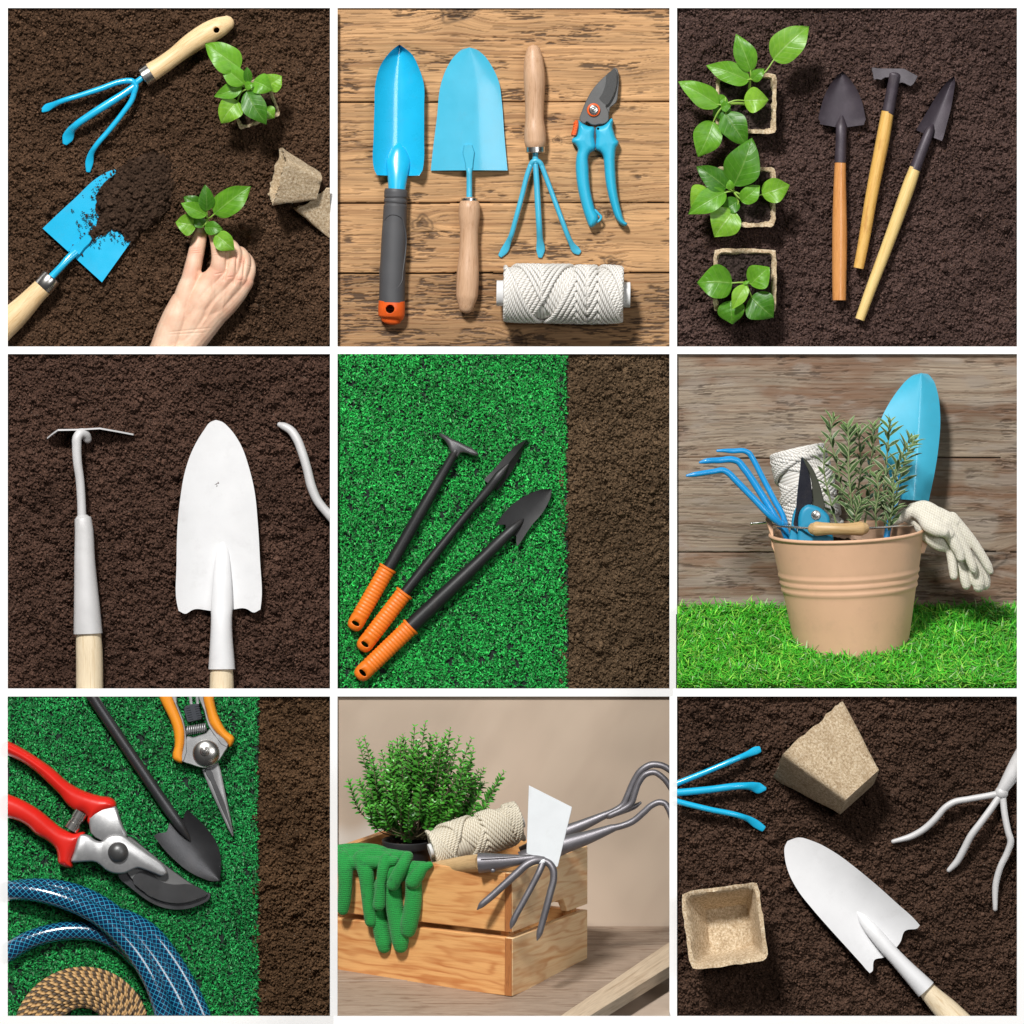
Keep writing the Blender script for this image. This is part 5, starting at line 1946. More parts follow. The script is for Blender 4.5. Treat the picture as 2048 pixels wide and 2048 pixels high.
blade(m, tipJ, baseJ, wl, lambda tt, v: 24 + 60 * abs(v) ** 2 * min(1, tt * 2.0) + 16 * (1 - tt) ** 2, 7, nu=44, nv=40, endf=ears9)
build('blade', m, WHITE, r, T9)
m = M()
tube(m, [(1020, 1238, 22), (1060, 1288, 36), (1120, 1358, 52), (1200, 1452, 62), (1240, 1496, 64), (1394, 1658, 66)], [(6, 5), (28, 20), (38, 34), (40, 42), (42, 46), (57, 60)], seg=26)
build('socket', m, WHITE, r, T9)
plain_handle(r, T9, [(1386, 1648, 62), (1440, 1705, 56), (1520, 1785, 48), (1680, 1950, 40)], [45, 56, 68, 76], WHITE_WOOD, clip=True, cap='flat')

r = thing('hand_claw', T9, (1750, 720, 0), 'white three-pronged claw reaching in from the right edge above the trowel', 'garden claw')
m = M()
tube(m, [(1990, 290, 60), (1905, 420, 62), (1806, 575, 62)], [62, 52, 30], seg=24)
ellip(m, (1805, 585, 62), (37, 37, 34))
build('socket', m, WHITEG, r, T9, clip=True)
tines(r, T9, [
    ([(1790, 590, 62), (1720, 604, 64), (1630, 620, 64), (1540, 640, 62), (1500, 666, 58), (1450, 724, 46), (1390, 782, 30), (1320, 824, 16), (1218, 854, 8)], [18, 17, 17, 18, 18, 19, 19, 18, 12]),
    ([(1798, 600, 62), (1750, 670, 66), (1690, 752, 64), (1640, 820, 52), (1600, 900, 34), (1562, 968, 18), (1522, 1010, 8)], [19, 19, 19, 20, 20, 19, 13]),
    ([(1812, 600, 62), (1822, 700, 66), (1842, 800, 64), (1856, 850, 58), (1838, 912, 46), (1802, 990, 32), (1778, 1080, 18), (1774, 1222, 8)], [18, 18, 18, 19, 18, 18, 18, 13])], WHITEG)

# ------------------------------------------------------------------ 6: peach bucket of tools on grass before a board wall
plank_ground(T6, (1352.5, 706.5, 2036, 1300), [(690, 915), (915.6, 1103), (1103.8, 1310)], 660,
             [lin(150, 134, 116), lin(100, 74, 54), lin(54, 40, 32), lin(72, 54, 42)], [.2, .1, .22], [(1960, 1125, 36)], WOODGROUND, 'board_wall', res=1.3, hz=-4, stain=(lin(112, 76, 52), lin(150, 138, 126)), flk=.6)
T6B = Tile(T6.x0, T6.y0, T6.k, T6.rect, T6.z + .19)


def grass_ground():
    t = T6
    rng = np.random.default_rng(66)
    k = T6.k / 1000

    def gh(y):      # height above the wall plane (m) for a picture row
        return np.interp(y, [1205, 1225, 1336, 1380], [-.01, 0, .275, .385])
    nx, ny = 160, 60
    X, Y = np.meshgrid(np.linspace(1352, 2036, nx), np.linspace(1215, 1379, ny))
    z = T6.z + gh(Y) + .006 * (fbm(X / 30, Y / 12, 5, 3) - .5)
    s = (D - z) / D / 1000
    P = np.stack([(X - 1024) * s, (1024 - Y) * s, z], -1).reshape(-1, 3)
    build_np('lawn_ground', P, grid_faces(nx, ny), TURF_BACK, np.tile(np.array((.015, .06, .012)), (len(P), 1)), kind='structure')
    n = 24000
    X = rng.uniform(1354, 2034, n)
    Y = 1226 + (1390 - 1226) * rng.random(n) ** .95
    X, Y = X + 3 * np.sin(Y), Y
    z = T6.z + gh(Y)
    s = (D - z) / D / 1000
    base = np.stack([(X - 1024) * s, (1024 - Y) * s, z], 1)
    cl = fbm(X / 16, Y / 7, 9, 2)
    a = rng.random(n) * 2 * PI
    up = np.array((0, .82, .57))
    e1 = np.array((1.0, 0, 0))
    e2 = np.cross(up, e1)
    dirs = e1[None] * np.cos(a)[:, None] + e2[None] * np.sin(a)[:, None]
    ln = rng.uniform(9, 26, n) * s
    rs = rng.uniform(14, 36, n) * s * (.75 + .5 * cl)
    wd = rng.uniform(1.8, 3.2, n) * s
    cu = rng.uniform(.1, .6, n)
    tone = np.where((rng.random(n) < .22)[:, None], np.array((.24, .55, .06)), np.array((.055, .38, .02)))
    col = tone * (rng.uniform(.55, 1.3, n) * (.4 + 1.2 * cl))[:, None]
    pl = rng.random(n) < .03
    col[pl] = np.array((.35, .55, .25))
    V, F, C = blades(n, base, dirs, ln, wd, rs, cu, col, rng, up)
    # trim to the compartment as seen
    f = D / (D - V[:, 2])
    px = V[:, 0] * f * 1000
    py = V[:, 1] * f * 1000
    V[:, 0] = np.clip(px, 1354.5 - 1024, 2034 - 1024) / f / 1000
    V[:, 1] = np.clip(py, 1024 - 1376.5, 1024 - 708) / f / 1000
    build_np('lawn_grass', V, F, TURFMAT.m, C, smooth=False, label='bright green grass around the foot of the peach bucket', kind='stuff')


grass_ground()
PEACH = paint('peach_enamel', lin(226, 182, 148), .42, spk=.03, grain=.1)
U6 = np.array((-.045, -.991, .122))
U6 /= np.linalg.norm(U6)
F6 = np.array((0, .122, .992))
RIM = np.array((967.0, 1022, 0))
r = thing('bucket', T6B, RIM - U6 * 675, 'peach enamelled metal bucket with raised bands, filled with tools and a plant', 'bucket')
pr = [(250, -2), (299, -2), (302, 4)]
for q in range(1, 60):
    sdist = 4 + q * (671 / 60)
    rad = 302 + .171 * sdist
    for c in (376, 415, 456):
        rad += 9 * math.exp(-((sdist - c) / 11) ** 2)
    rad += 3 * sm(468, 480, sdist)
    pr.append((rad, sdist))
pr += [(419, 664), (428, 668), (430, 676), (425, 684), (416, 684), (409, 676), (405, 664), (385, 560), (370, 540)]
m = M()
lathe(m, RIM - U6 * 675, U6, pr, 96)
build('body', m, PEACH, r, T6B, sharp=1.2)
n = 110
a = np.linspace(-1, 1, n)
Xg, Yg = np.meshgrid(a, a)
hh = 9 * bumps(Xg * 380, Yg * 380, 26, 61, 8, 18, .8)[0] / 9 + 26 * (fbm(Xg * 4, Yg * 4, 62, 3) - .5)
rr_ = np.minimum(1, 1 / np.maximum(np.hypot(Xg, Yg), 1e-6))
Xg, Yg = Xg * rr_ * 384, Yg * rr_ * 384
Pg = (RIM - U6 * 95)[None, None] + np.array((1.0, 0, 0)) * Xg[..., None] + F6 * Yg[..., None] + U6 * hh[..., None]
build_np('potting_soil', T6B.w(Pg.reshape(-1, 3)), grid_faces(n, n), SOILMAT, np.tile(np.array((.05, .032, .022)), (n * n, 1)) * (.5 + np.random.default_rng(6).random((n * n, 1))), parent=r)
for pts in ([(524, 930), (540, 925), (556, 960), (562, 1010), (566, 1060), (592, 1142), (574, 1142), (548, 1035), (530, 985)], [(1350, 1060), (1362, 1030), (1385, 1030), (1386, 1134), (1352, 1136), (1348, 1090)]):
    m = M()
    prism(m, pts, [(2, -60), (0, -54), (0, 44), (2, 50)], 2)
    build('lug', m, PEACH, r, T6B)
m = M()
tube(m, [(445, 974, -20), (480, 971, -20), (530, 969, -16), (566, 982, 60), (660, 993, 250), (770, 1001, 370), (905, 1003, 410), (1040, 1000, 370), (1200, 992, 220), (1330, 980, 60), (1372, 970, 0)], 6.5, seg=12)
ellip(m, (446, 974, -20), (9, 8, 9))
hw_ = build('handle_wire', m, CHROME, r, T6B)
m = M()
tube(m, [(772, 1002, 372), (785, 1002, 378), (830, 1002, 396), (905, 1003, 408), (980, 1003, 396), (1025, 1001, 380), (1038, 1000, 374)], [34, 39, 34, 31, 34, 39, 34], seg=26, cap='round')
build('grip', m, wood('waxed_grip_wood', lin(206, 172, 122), lin(168, 130, 82)), hw_, T6B)

BLUE6 = paint('azure_enamel', (.01, .30, .68), .3, spk=.04, coat=.35)
r = thing('hand_fork', T6B, (620, 1000, 60), 'azure three-pronged cultivator standing in the peach bucket, prongs bent left', 'garden fork')
tines(r, T6B, [
    ([(628, 978, 60), (618, 940, 55), (570, 850, 40), (500, 715, 20), (446, 612, 10), (432, 592, 12), (410, 580, 16), (340, 579, 30), (290, 577, 40), (256, 578, 44)], [17, 16, 16, 16, 16, 16, 15, (14, 8), (10, 10), (7, 5)]),
    ([(600, 990, 80), (560, 920, 90), (490, 805, 90), (400, 672, 88), (368, 636, 90), (335, 626, 94), (270, 630, 110), (200, 634, 124), (160, 642, 130)], [20, 20, 20, 20, 19, 19, (17, 12), (16, 18), (7, 6)]),
    ([(615, 985, 90), (570, 955, 120), (450, 836, 140), (350, 734, 140), (318, 702, 142), (290, 686, 146), (230, 692, 160), (140, 706, 176), (88, 714, 182)], [18, 18, 18, 18, 18, 17, (15, 12), (15, 17), (7, 6)])], BLUE6)
m = M()
tube(m, [(628, 975, 62), (622, 985, 84), (606, 975, 100)], 17, cap='round')
tube(m, [(600, 960, 84), (622, 1010, 84), (660, 1110, 60), (700, 1300, 20)], [20, 22, 20, 18])
build('shank', m, BLUE6, r, T6B)

cord_spool('twine_spool', T6B, (755, 800, -235), (.22, .97, .05), 460, 145, 12.5, 24, 1.5, TWINE, 'ball of white twine standing in the peach bucket behind the pruners', core=(245, 200, 60),
           coremat=bpy.data.materials['white_card'], dwell=.93, tap=.0, zones=(-.9, -.75, .2, .7))

r = thing('pruning_shears', T6B, (760, 1000, 190), 'blue pruners with a black blade pointing up out of the peach bucket', 'pruners')
m = M()
prism(m, [(712, 613), (738, 632), (765, 665), (800, 740), (822, 810), (829, 900), (790, 900), (764, 868), (768, 780), (748, 690), (722, 640)], [(2, 200), (0, 206), (0, 216), (3, 220)], 3)
build('hook_blade', m, paint('olive_steel', (.055, .058, .04), .35, .5, .1), r, T6B)
m = M()
prism(m, [(711, 613), (724, 636), (748, 690), (764, 780), (764, 870), (735, 900), (700, 1000), (678, 1000), (680, 890), (693, 750), (703, 670)], [(2, 214), (0, 222), (0, 236), (3, 240)], 3)
build('cutting_blade', m, paint('black_gloss_blade', (.012, .013, .022), .2, .3, .05, coat=.5), r, T6B)
m = M()
pad(m, [(690, 1120), (690, 1000), (692, 940), (706, 898), (740, 872), (778, 876), (826, 900), (858, 935), (866, 980), (880, 1120)], 225, 290, 24)
BLUE6P = paint('deep_blue_plastic', (.012, .27, .46), .4)
hb = build('handle', m, BLUE6P, r, T6B)
m = M()
pad(m, [(655, 1120), (655, 985), (662, 930), (690, 882), (702, 900), (684, 950), (680, 1120)], 190, 230, 10)
build('handle', m, BLUE6P, r, T6B)
m = M()
cx, cy = 785, 928
prism(m, circ(cx, cy, 26), [(0, 280), (0, 294), (2, 296)], 0)
prism(m, circ(cx, cy, 21, 6), rnd_prof(286, 306, 3), 0)
prism(m, circ(cx, cy, 13), rnd_prof(300, 312, 3), 0)
build('pivot_bolt', m, CHROME, hb, T6B)

r = thing('hand_trowel', T6B, (1300, 1000, -250), 'broad sky blue trowel standing upright at the back of the peach bucket', 'trowel')
tipK, baseK = (1385, 147), (1338, 846)
wl = widths_from(tipK, baseK, [(1425, 152), (1452, 180), (1478, 250), (1493, 380), (1482, 560), (1456, 720), (1428, 846)], [(1345, 158), (1315, 180), (1265, 236), (1205, 325), (1168, 400), (1152, 460), (1160, 540), (1180, 620), (1215, 720), (1248, 836)])
m = M()
blade(m, tipK, baseK, wl, lambda tt, v: -300 - 60 * max(-v - .05, 0) ** 1.2 - 50 * max(v, 0) ** 1.3 + 60 * tt, 7, nu=40, nv=30)
build('blade', m, BLUE_SOFT, r, T6B)
m = M()
tube(m, [(1250, 700, -262), (1255, 780, -250), (1240, 860, -240), (1200, 1000, -200), (1180, 1150, -180)], [10, 16, 18, 18, 18])
build('shank', m, BLUE6, r, T6B)


def varieg(name, a, b, edge, rough=.5):
    t = NT(name)
    at = t.attr('rest').outputs['Vector']
    sp = t.n('ShaderNodeSeparateXYZ')
    t.l(at, sp.inputs[0])
    av = t.math('ABSOLUTE', sp.outputs[1])
    n = t.noise(t.map(at, (2.5, 2, 40)), 1.5, 3)
    col = t.ramp(n, [(.3, b), (.7, a)])
    col = t.mix(t.math('MULTIPLY', sp.outputs[2], 1.0), col, tuple(x * 1.6 for x in a))
    e = t.ramp(av, [(.66, (0, 0, 0)), (.88, (1, 1, 1))])
    col = t.mix(e, col, edge)
    t.col(col)
    t.set(Roughness=rough)
    return t.m


def leaflet(m, base, d, nrm, L, w, tip, k, cup=.15):
    """Small lance-shaped leaf added to m: d along, nrm face normal (3D)."""
    d = np.array(d, float) / (np.linalg.norm(d) + 1e-9)
    s = np.cross(d, nrm)
    s /= np.linalg.norm(s) + 1e-9
    n_ = np.cross(s, d)
    V, Rr, F = [], [], []
    prof = [(0, .14), (.2, .7), (.45, 1), (.7, .78), (.88, .38), (1, .03)]
    for t_, f in prof:
        c = np.array(base) + d * L * t_ - n_ * L * .22 * t_ * t_
        for v in (-1, -.45, 0, .45, 1):
            V.append(c + s * v * w * .5 * f + n_ * abs(v) * w * cup * f)
            Rr.append((t_ / k, v / k, tip / k))
    for i in range(len(prof) - 1):
        for j in range(4):
            q = i * 5 + j
            F.append((q, q + 1, q + 6, q + 5))
    m.add(V, F, Rr)


def leafy_stem(root, t, pts, n, L, w, rr, leafm, stemm, sr=6, top=.35, name='sprig', spread=1.0, start=.12, cup=.15, pairs=True):
    P = catmull(np.array(pts, float), 10)
    m = M()
    tube(m, P, np.linspace(sr, sr * .5, len(P)).tolist(), seg=7, smooth=False)
    st = build('stem', m, stemm, root, t)
    m = M()
    ph = rr.uniform(0, 6)
    for i in range(n):
        q = start + (1 - start) * i / (n - 1)
        x = q * (len(P) - 1)
        i0 = min(int(x), len(P) - 2)
        p = P[i0] + (P[i0 + 1] - P[i0]) * (x - i0)
        tg = P[i0 + 1] - P[i0]
        tg = tg / np.linalg.norm(tg)
        e1 = np.cross(tg, (.3, .2, 1.0))
        e1 /= np.linalg.norm(e1)
        e2 = np.cross(tg, e1)
        for sgn in ((0, PI) if pairs else (0,)):
            a = ph + i * (PI / 2 if pairs else 2.4) + sgn + rr.uniform(-.35, .35)
            out = e1 * math.cos(a) + e2 * math.sin(a)
            lean = .8 + 1.1 * q ** 3 * top + rr.uniform(-.2, .2)
            d = out * spread + tg * lean
            nr = tg * .6 - out * .3 * lean + np.array((rr.uniform(-.5, .5), -.2 + rr.uniform(-.3, .3), .7))
            sz = (1.0 - .45 * max(0, q - .85) / .15) * rr.uniform(.72, 1.12)
            leaflet(m, p, d, nr, L * sz, w * sz, max(0, (q - .8) / .2), t.k, cup)
    build('leaves', m, leafm, st, t, sharp=3)


VAR = varieg('variegated_leaf', (.075, .145, .035), (.03, .07, .022), (.42, .47, .27))
VSTEM = paint('grey_green_stem', (.19, .25, .10), .6)
r = thing('variegated_plant', T6B, (1080, 1000, 60), 'bushy plant with narrow cream-edged leaves growing out of the peach bucket', 'plant')
rr = random.Random(4)
for pts, n in [([(900, 970, 130), (870, 850, 140), (835, 690, 150), (838, 540, 150)], 7),
               ([(988, 990, 120), (950, 850, 130), (905, 650, 130), (872, 480, 120), (884, 400, 110)], 13),
               ([(995, 985, 160), (980, 830, 175), (966, 660, 180), (968, 520, 170), (962, 440, 165)], 15),
               ([(1010, 990, 60), (1020, 840, 50), (1040, 660, 40), (1030, 520, 40), (1020, 460, 40)], 13),
               ([(1060, 985, 20), (1085, 840, 10), (1095, 660, 0), (1110, 520, 0), (1108, 440, 0)], 14),
               ([(1170, 1000, 100), (1165, 860, 90), (1175, 680, 70), (1190, 520, 60), (1200, 420, 50)], 15),
               ([(1185, 1005, 170), (1195, 880, 190), (1215, 720, 200), (1250, 620, 200), (1300, 515, 190)], 14),
               ([(1190, 1000, 60), (1225, 840, 50), (1262, 700, 50), (1290, 600, 40), (1330, 520, 40)], 12),
               ([(1120, 1000, 150), (1115, 900, 165), (1130, 800, 175), (1120, 720, 175)], 8),
               ([(1010, 1000, 200), (1005, 930, 220), (1030, 860, 230)], 5),
               ([(1185, 1010, 190), (1190, 960, 215), (1200, 900, 230), (1210, 790, 230)], 6)]:
    leafy_stem(r, T6B, pts, int(n * 1.2), 104, 27, rr, VAR, VSTEM, 6, spread=.8)


def knit(name, a, b, sc, rib=None, dirt=None):
    t = NT(name)
    at = t.attr('rest').outputs['Vector']
    sp = t.n('ShaderNodeSeparateXYZ')
    t.l(at, sp.inputs[0])
    w1 = t.math('SINE', t.math('MULTIPLY', t.math('ADD', sp.outputs[0], t.math('MULTIPLY', sp.outputs[1], .45)), sc))
    w2 = t.math('SINE', t.math('MULTIPLY', t.math('SUBTRACT', sp.outputs[1], t.math('MULTIPLY', sp.outputs[0], .45)), sc * .8))
    w3 = t.math('SINE', t.math('MULTIPLY', sp.outputs[2], sc * .7))
    n = t.noise(at, .5, 4, .7)
    n0 = t.noise(at, .06, 3)
    h = t.math('ADD', t.math('MULTIPLY', t.math('MULTIPLY', w1, w2), .16), n)
    if rib:
        wv = t.math('SINE', t.math('ADD', t.math('MULTIPLY', sp.outputs[1], rib), t.math('MULTIPLY', n0, 9.0)))
        h = t.math('ADD', t.math('MULTIPLY', h, .6), t.math('MULTIPLY', t.math('POWER', t.math('MULTIPLY_ADD', wv, .5, .5), .5), .34))
    col = t.ramp(h, [(.2, b), (.75, a)])
    if dirt:
        dn = t.noise(at, .05, 5, .7)
        col = t.mix(t.math('MULTIPLY', t.ramp(dn, [(.56, (0, 0, 0)), (.7, (1, 1, 1))]), .6), col, dirt)
    t.col(col)
    t.set(Roughness=.9)
    t.b.inputs['Sheen Weight'].default_value = .15
    t.bump(h, .85, .0022)
    return t.m


KNITW = knit('white_knit', lin(244, 240, 228), lin(200, 192, 170), .95)


def g6(a, b):
    return (1200.7 + .35876 * a, 736.8 + .35876 * b)


def chain(f, pts, k, h0=0):
    return [(*f(a, b), h0 + h, rr_ * k) for a, b, h, rr_ in pts]


r = thing('work_glove', T6B, (1400, 880, 60), 'white knitted glove draped over the right rim of the bucket, on top', 'glove')
body('glove_body', [chain(g6, q, .35876) for q in [
    [(60, 640, 40, 60), (180, 560, 60, 90), (330, 480, 80, 95), (480, 480, 95, 120)],
    [(330, 430, 70, 80), (520, 420, 80, 110), (700, 520, 95, 110), (860, 640, 100, 95)],
    [(430, 500, 95, 120), (600, 620, 120, 130), (760, 740, 130, 120), (880, 820, 130, 85)],
    [(480, 560, 120, 100), (580, 700, 150, 110), (700, 760, 170, 105), (790, 790, 175, 82)],
    [(600, 480, 80, 120), (830, 560, 90, 100), (980, 640, 90, 80)],
    [(800, 700, 120, 100), (900, 850, 110, 95), (990, 1010, 105, 88), (1045, 1120, 100, 78), (1060, 1180, 100, 66)],
    [(880, 640, 95, 95), (1000, 820, 90, 85), (1110, 1010, 85, 76), (1190, 1180, 80, 72), (1250, 1330, 78, 64), (1262, 1372, 76, 50)],
    [(930, 570, 80, 90), (1080, 740, 75, 85), (1230, 920, 70, 78), (1370, 1120, 66, 70), (1480, 1310, 62, 66), (1520, 1390, 60, 48)]]],
    KNITW, T6B, 4.5, parent=r, iters=5)
r = thing('work_glove', T6B, (1420, 960, -20), 'white knitted glove hanging underneath another white glove at the bucket rim', 'glove')
body('glove_body', [chain(g6, q, .35876) for q in [
    [(280, 600, 20, 70), (400, 640, 40, 100), (560, 820, 60, 120), (740, 960, 70, 120), (850, 1010, 60, 90)],
    [(560, 760, 40, 120), (760, 860, 30, 150), (960, 1000, 20, 150), (1100, 1150, 10, 130)],
    [(900, 1020, 60, 80), (925, 1170, 60, 72), (945, 1320, 60, 70), (962, 1460, 60, 62)],
    [(1040, 1180, 10, 90), (1090, 1340, 10, 86), (1135, 1500, 10, 84), (1160, 1600, 10, 70)],
    [(1150, 1130, 0, 110), (1260, 1300, 0, 110), (1330, 1470, 0, 110), (1350, 1590, 0, 105), (1350, 1620, 0, 90)],
    [(1200, 1150, -20, 100), (1350, 1330, -20, 100), (1430, 1500, -20, 100), (1440, 1580, -20, 95)]]],
    KNITW, T6B, 4.5, parent=r, iters=5)

# ------------------------------------------------------------------ 8: pine crate on an old table before a plaster wall
def plaster():
    t = T8
    nx, ny = 230, 230
    X, Y = np.meshgrid(np.linspace(663, 1351, nx), np.linspace(1385, 2050, ny))
    a = fbm(X / 150, Y / 150, 81, 3)
    b = fbm((X + Y * .6) / 60, (Y - X * .6) / 170, 82, 3)
    c = sm(.5, .8, fbm(X / 110 + 4, Y / 120, 83, 2)) * sm(900, 680, X)
    col = np.array(lin(186, 168, 150))[None, None] * (.8 + .42 * a)[..., None]
    col = col * (1 - .14 * sm(.4, .8, b))[..., None] + np.array(lin(150, 128, 112)) * (.14 * sm(.4, .8, b))[..., None]
    col = col * (1 - .7 * c)[..., None] + np.array(lin(222, 218, 212)) * (.7 * c)[..., None]
    P = np.stack([(X - 1024) * t.s, (1024 - Y) * t.s, np.full(X.shape, t.z - .003)], -1).reshape(-1, 3)
    build_np('plaster_wall', P, grid_faces(nx, ny), colmat('mottled_plaster', .9, .1), col.reshape(-1, 3), kind='structure')


plaster()
T8B = Tile(T8.x0, T8.y0, T8.k, T8.rect, T8.z + .485)
C0 = np.array((1020.0, 1745, 0))
sp_, cp_ = .157, .9876
F8 = np.array((0, sp_, cp_))
U8 = np.array((0, -cp_, sp_))
d1 = np.array((.876, 0, 0)) + F8 * .482
d2 = np.array((.482, 0, 0)) - F8 * .876
spt, cpt = .227, .974
FT, UT = np.array((0, spt, cpt)), np.array((0, -cpt, spt))


def hexa(m, o, ax, bx_, cx_, la, lb, lc, bev=0):
    """Box from corner o along three unit axes; rest.x runs along ax."""
    a0, a1 = la
    b0, b1 = lb
    c0, c1 = lc
    V, Rr = [], []
    na = max(2, int(abs(a1 - a0) / 60))
    for i in range(na + 1):
        a = a0 + (a1 - a0) * i / na
        for b, c in ((b0, c0), (b1, c0), (b1, c1), (b0, c1)):
            V.append(o + ax * a + bx_ * b + cx_ * c)
            Rr.append((a, b, c))
    F = [(0, 1, 2, 3), (na * 4, na * 4 + 3, na * 4 + 2, na * 4 + 1)]
    for i in range(na):
        for j in range(4):
            j2 = (j + 1) % 4
            F.append((i * 4 + j, i * 4 + j2, i * 4 + 4 + j2, i * 4 + 4 + j))
    m.add(V, F, Rr)
    return m


TABLEW = wood('grey_brown_table_wood', lin(168, 148, 130), lin(116, 90, 70), along=.006, across=.12, rough=.6, fine=.5, bump=.3, dark=lin(96, 66, 46))
TABLEE = wood('pale_table_edge', lin(208, 188, 162), lin(168, 142, 114), along=.006, across=.14, rough=.6, fine=.4, bump=.3)
X8 = np.array((1.0, 0, 0))
r = thing('wooden_table', T8B, C0 + FT * -500, 'weathered grey-brown wooden table with a paler edge board, under the pine crate', 'table')
for i in range(5):
    m = M()
    b0, b1 = 420 - 370 * (i + 1), 420 - 370 * i - 5
    x1 = 700 - .578 * ((b0 + b1) / 2) * .85 - 20
    hexa(m, C0, X8, FT, UT, (-1150, 1150), (b0, b1), (-60, -2 - (i % 2) * 2))
    o = build('table_board', m, TABLEW, r, T8B, bev=3)
# cut the boards off along the edge board, then add it
ia, ib = np.array((260.0, 389)), np.array((881.0, -1055))
oa, ob = np.array((420.0, 400)), np.array((881.0, -574))
for o in [c for c in bpy.data.objects if c.parent == r]:
    bm = bmesh.new()
    bm.from_mesh(o.data)
    off = ORG[r.name]
    bmesh.ops.translate(bm, verts=bm.verts[:], vec=off)
    w_ = [Vector(T8B.w(C0 + X8 * q[0] + FT * q[1])) for q in (ia, ib)]
    upw = Vector(T8B.w(C0 + UT * 10)) - Vector(T8B.w(C0))
    nrm = (w_[1] - w_[0]).cross(upw).normalized()
    if nrm.x < 0:
        nrm = -nrm
    ret = bmesh.ops.bisect_plane(bm, geom=bm.verts[:] + bm.edges[:] + bm.faces[:], plane_co=w_[0], plane_no=nrm, clear_outer=True)
    bmesh.ops.holes_fill(bm, edges=[e for e in ret['geom_cut'] if isinstance(e, bmesh.types.BMEdge)])
    clip_bm(bm, T8B)
    bmesh.ops.translate(bm, verts=bm.verts[:], vec=-off)
    bm.to_mesh(o.data)
    bm.free()
m = M()
q = [ia + (ia - ib) * .3 + np.array((4, 0)), ib + (ib - ia) * .3 + np.array((4, 0)), ob + (ob - oa) * .4, oa + (oa - ob) * .4]
V = [C0 + X8 * a + FT * b + UT * c for c in (-66, 2) for a, b in q]
Lq = [0, 1800, 1800, 0]
Rr = [(Lq[i % 4], (i % 4 > 1) * 110, (i > 3) * 60) for i in range(8)]
m.add(V, [(0, 1, 2, 3), (4, 5, 6, 7), (0, 1, 5, 4), (1, 2, 6, 5), (2, 3, 7, 6), (3, 0, 4, 7)], Rr)
build('edge_board', m, TABLEE, r, T8B, clip=True, flat=True, bev=3)

m = M()  # beige sheet added below the table edge, lit where the wall is shadowed
V = [C0 + X8 * a + FT * b + UT * -150 for a, b in ((200, 700), (1250, 700), (1250, -760), (300, -760))]
m.add(V, [(0, 1, 2, 3)])
pf = NT('added_backdrop_sheet')
pf.col(pf.ramp(pf.noise(pf.attr('rest').outputs['Vector'], .008, 4), [(.3, lin(172, 152, 134)), (.7, lin(196, 178, 160))]))
pf.set(Roughness=.9)
build('added_backdrop_sheet', m, pf.m, None, T8B, clip=True, flat=True, kind='structure')

PINE = wood('honey_pine', lin(228, 172, 110), lin(198, 128, 70), along=.004, across=.075, rough=.45, fine=.2, bump=.06, rings=lin(172, 92, 40))
PINE_LIT = wood('pine_lit_face', lin(246, 212, 164), lin(230, 178, 120), along=.004, across=.075, rough=.45, fine=.15, bump=.06, rings=lin(208, 138, 78))  # same pine, painted lighter for the lit right face of the crate
ENDGRAIN = wood('pine_end_grain', lin(176, 112, 60), lin(140, 84, 44), along=.02, across=.16, rough=.6, fine=.5)
r = thing('wooden_crate', T8B, C0, 'honey pine slatted crate with a cut-out hand hole, full of tools on the table', 'crate')
WD = 892.0
for lo, hi in ((0, 333), (366, 703)):
    m = M()
    hexa(m, C0, d1, U8, -d2, (-46, -1240), (lo, hi), (-52, 0))
    build('slat', m, PINE, r, T8B, clip=True, bev=5)
    m = M()
    hexa(m, C0, d1, U8, -d2, (-46, -1240), (lo, hi), (-WD, -WD + 46))
    build('slat', m, PINE, r, T8B, clip=True, bev=5)
    m = M()
    hexa(m, C0, d2, U8, d1, (0, WD), (lo, hi), (-1240, -1195))
    build('slat', m, PINE, r, T8B, clip=True, bev=5)
m = M()
hexa(m, C0, d2, U8, d1, (0, WD), (0, 333), (-46, 0))
build('slat', m, PINE_LIT, r, T8B, bev=6)


def board_poly(pts, th):
    m = M()
    n = len(pts)
    V = [C0 + d2 * a + U8 * b + d1 * c for c in (-th, 0) for a, b in pts]
    Rr = [(a, b, c) for c in (-th, 0) for a, b in pts]
    F = [tuple(range(n)), tuple(range(n, 2 * n))] + [(i, (i + 1) % n, n + (i + 1) % n, n + i) for i in range(n)]
    m.add(V, F, Rr)
    return m


build('slat', board_poly([(0, 366), (330, 366), (392, 450), (600, 450), (655, 366), (WD, 366), (WD, 703), (0, 703)], 46), PINE_LIT, r, T8B, flat=True, bev=5)
for c in ((-110, -52), (-WD + 46, -WD + 104)):
    m = M()
    hexa(m, C0, U8, d2, d1, (10, 690), (-c[0] if False else 52, 110) if c[0] == -110 else (WD - 104, WD - 46), (-104, -48))
    build('corner_post', m, PINE, r, T8B, bev=4)
m = M()
hexa(m, C0, d1, d2, U8, (-1190, -48), (50, WD - 50), (6, 30))
build('base_board', m, PINE, r, T8B, clip=True, flat=True)
for lo, hi in ((0, 333), (366, 703)):
    m = M()
    hexa(m, C0, U8, d1, d2, (lo + 3, hi - 3), (-44, -2), (-3, 1))
    build('end_grain', m, ENDGRAIN, r, T8B, flat=True)

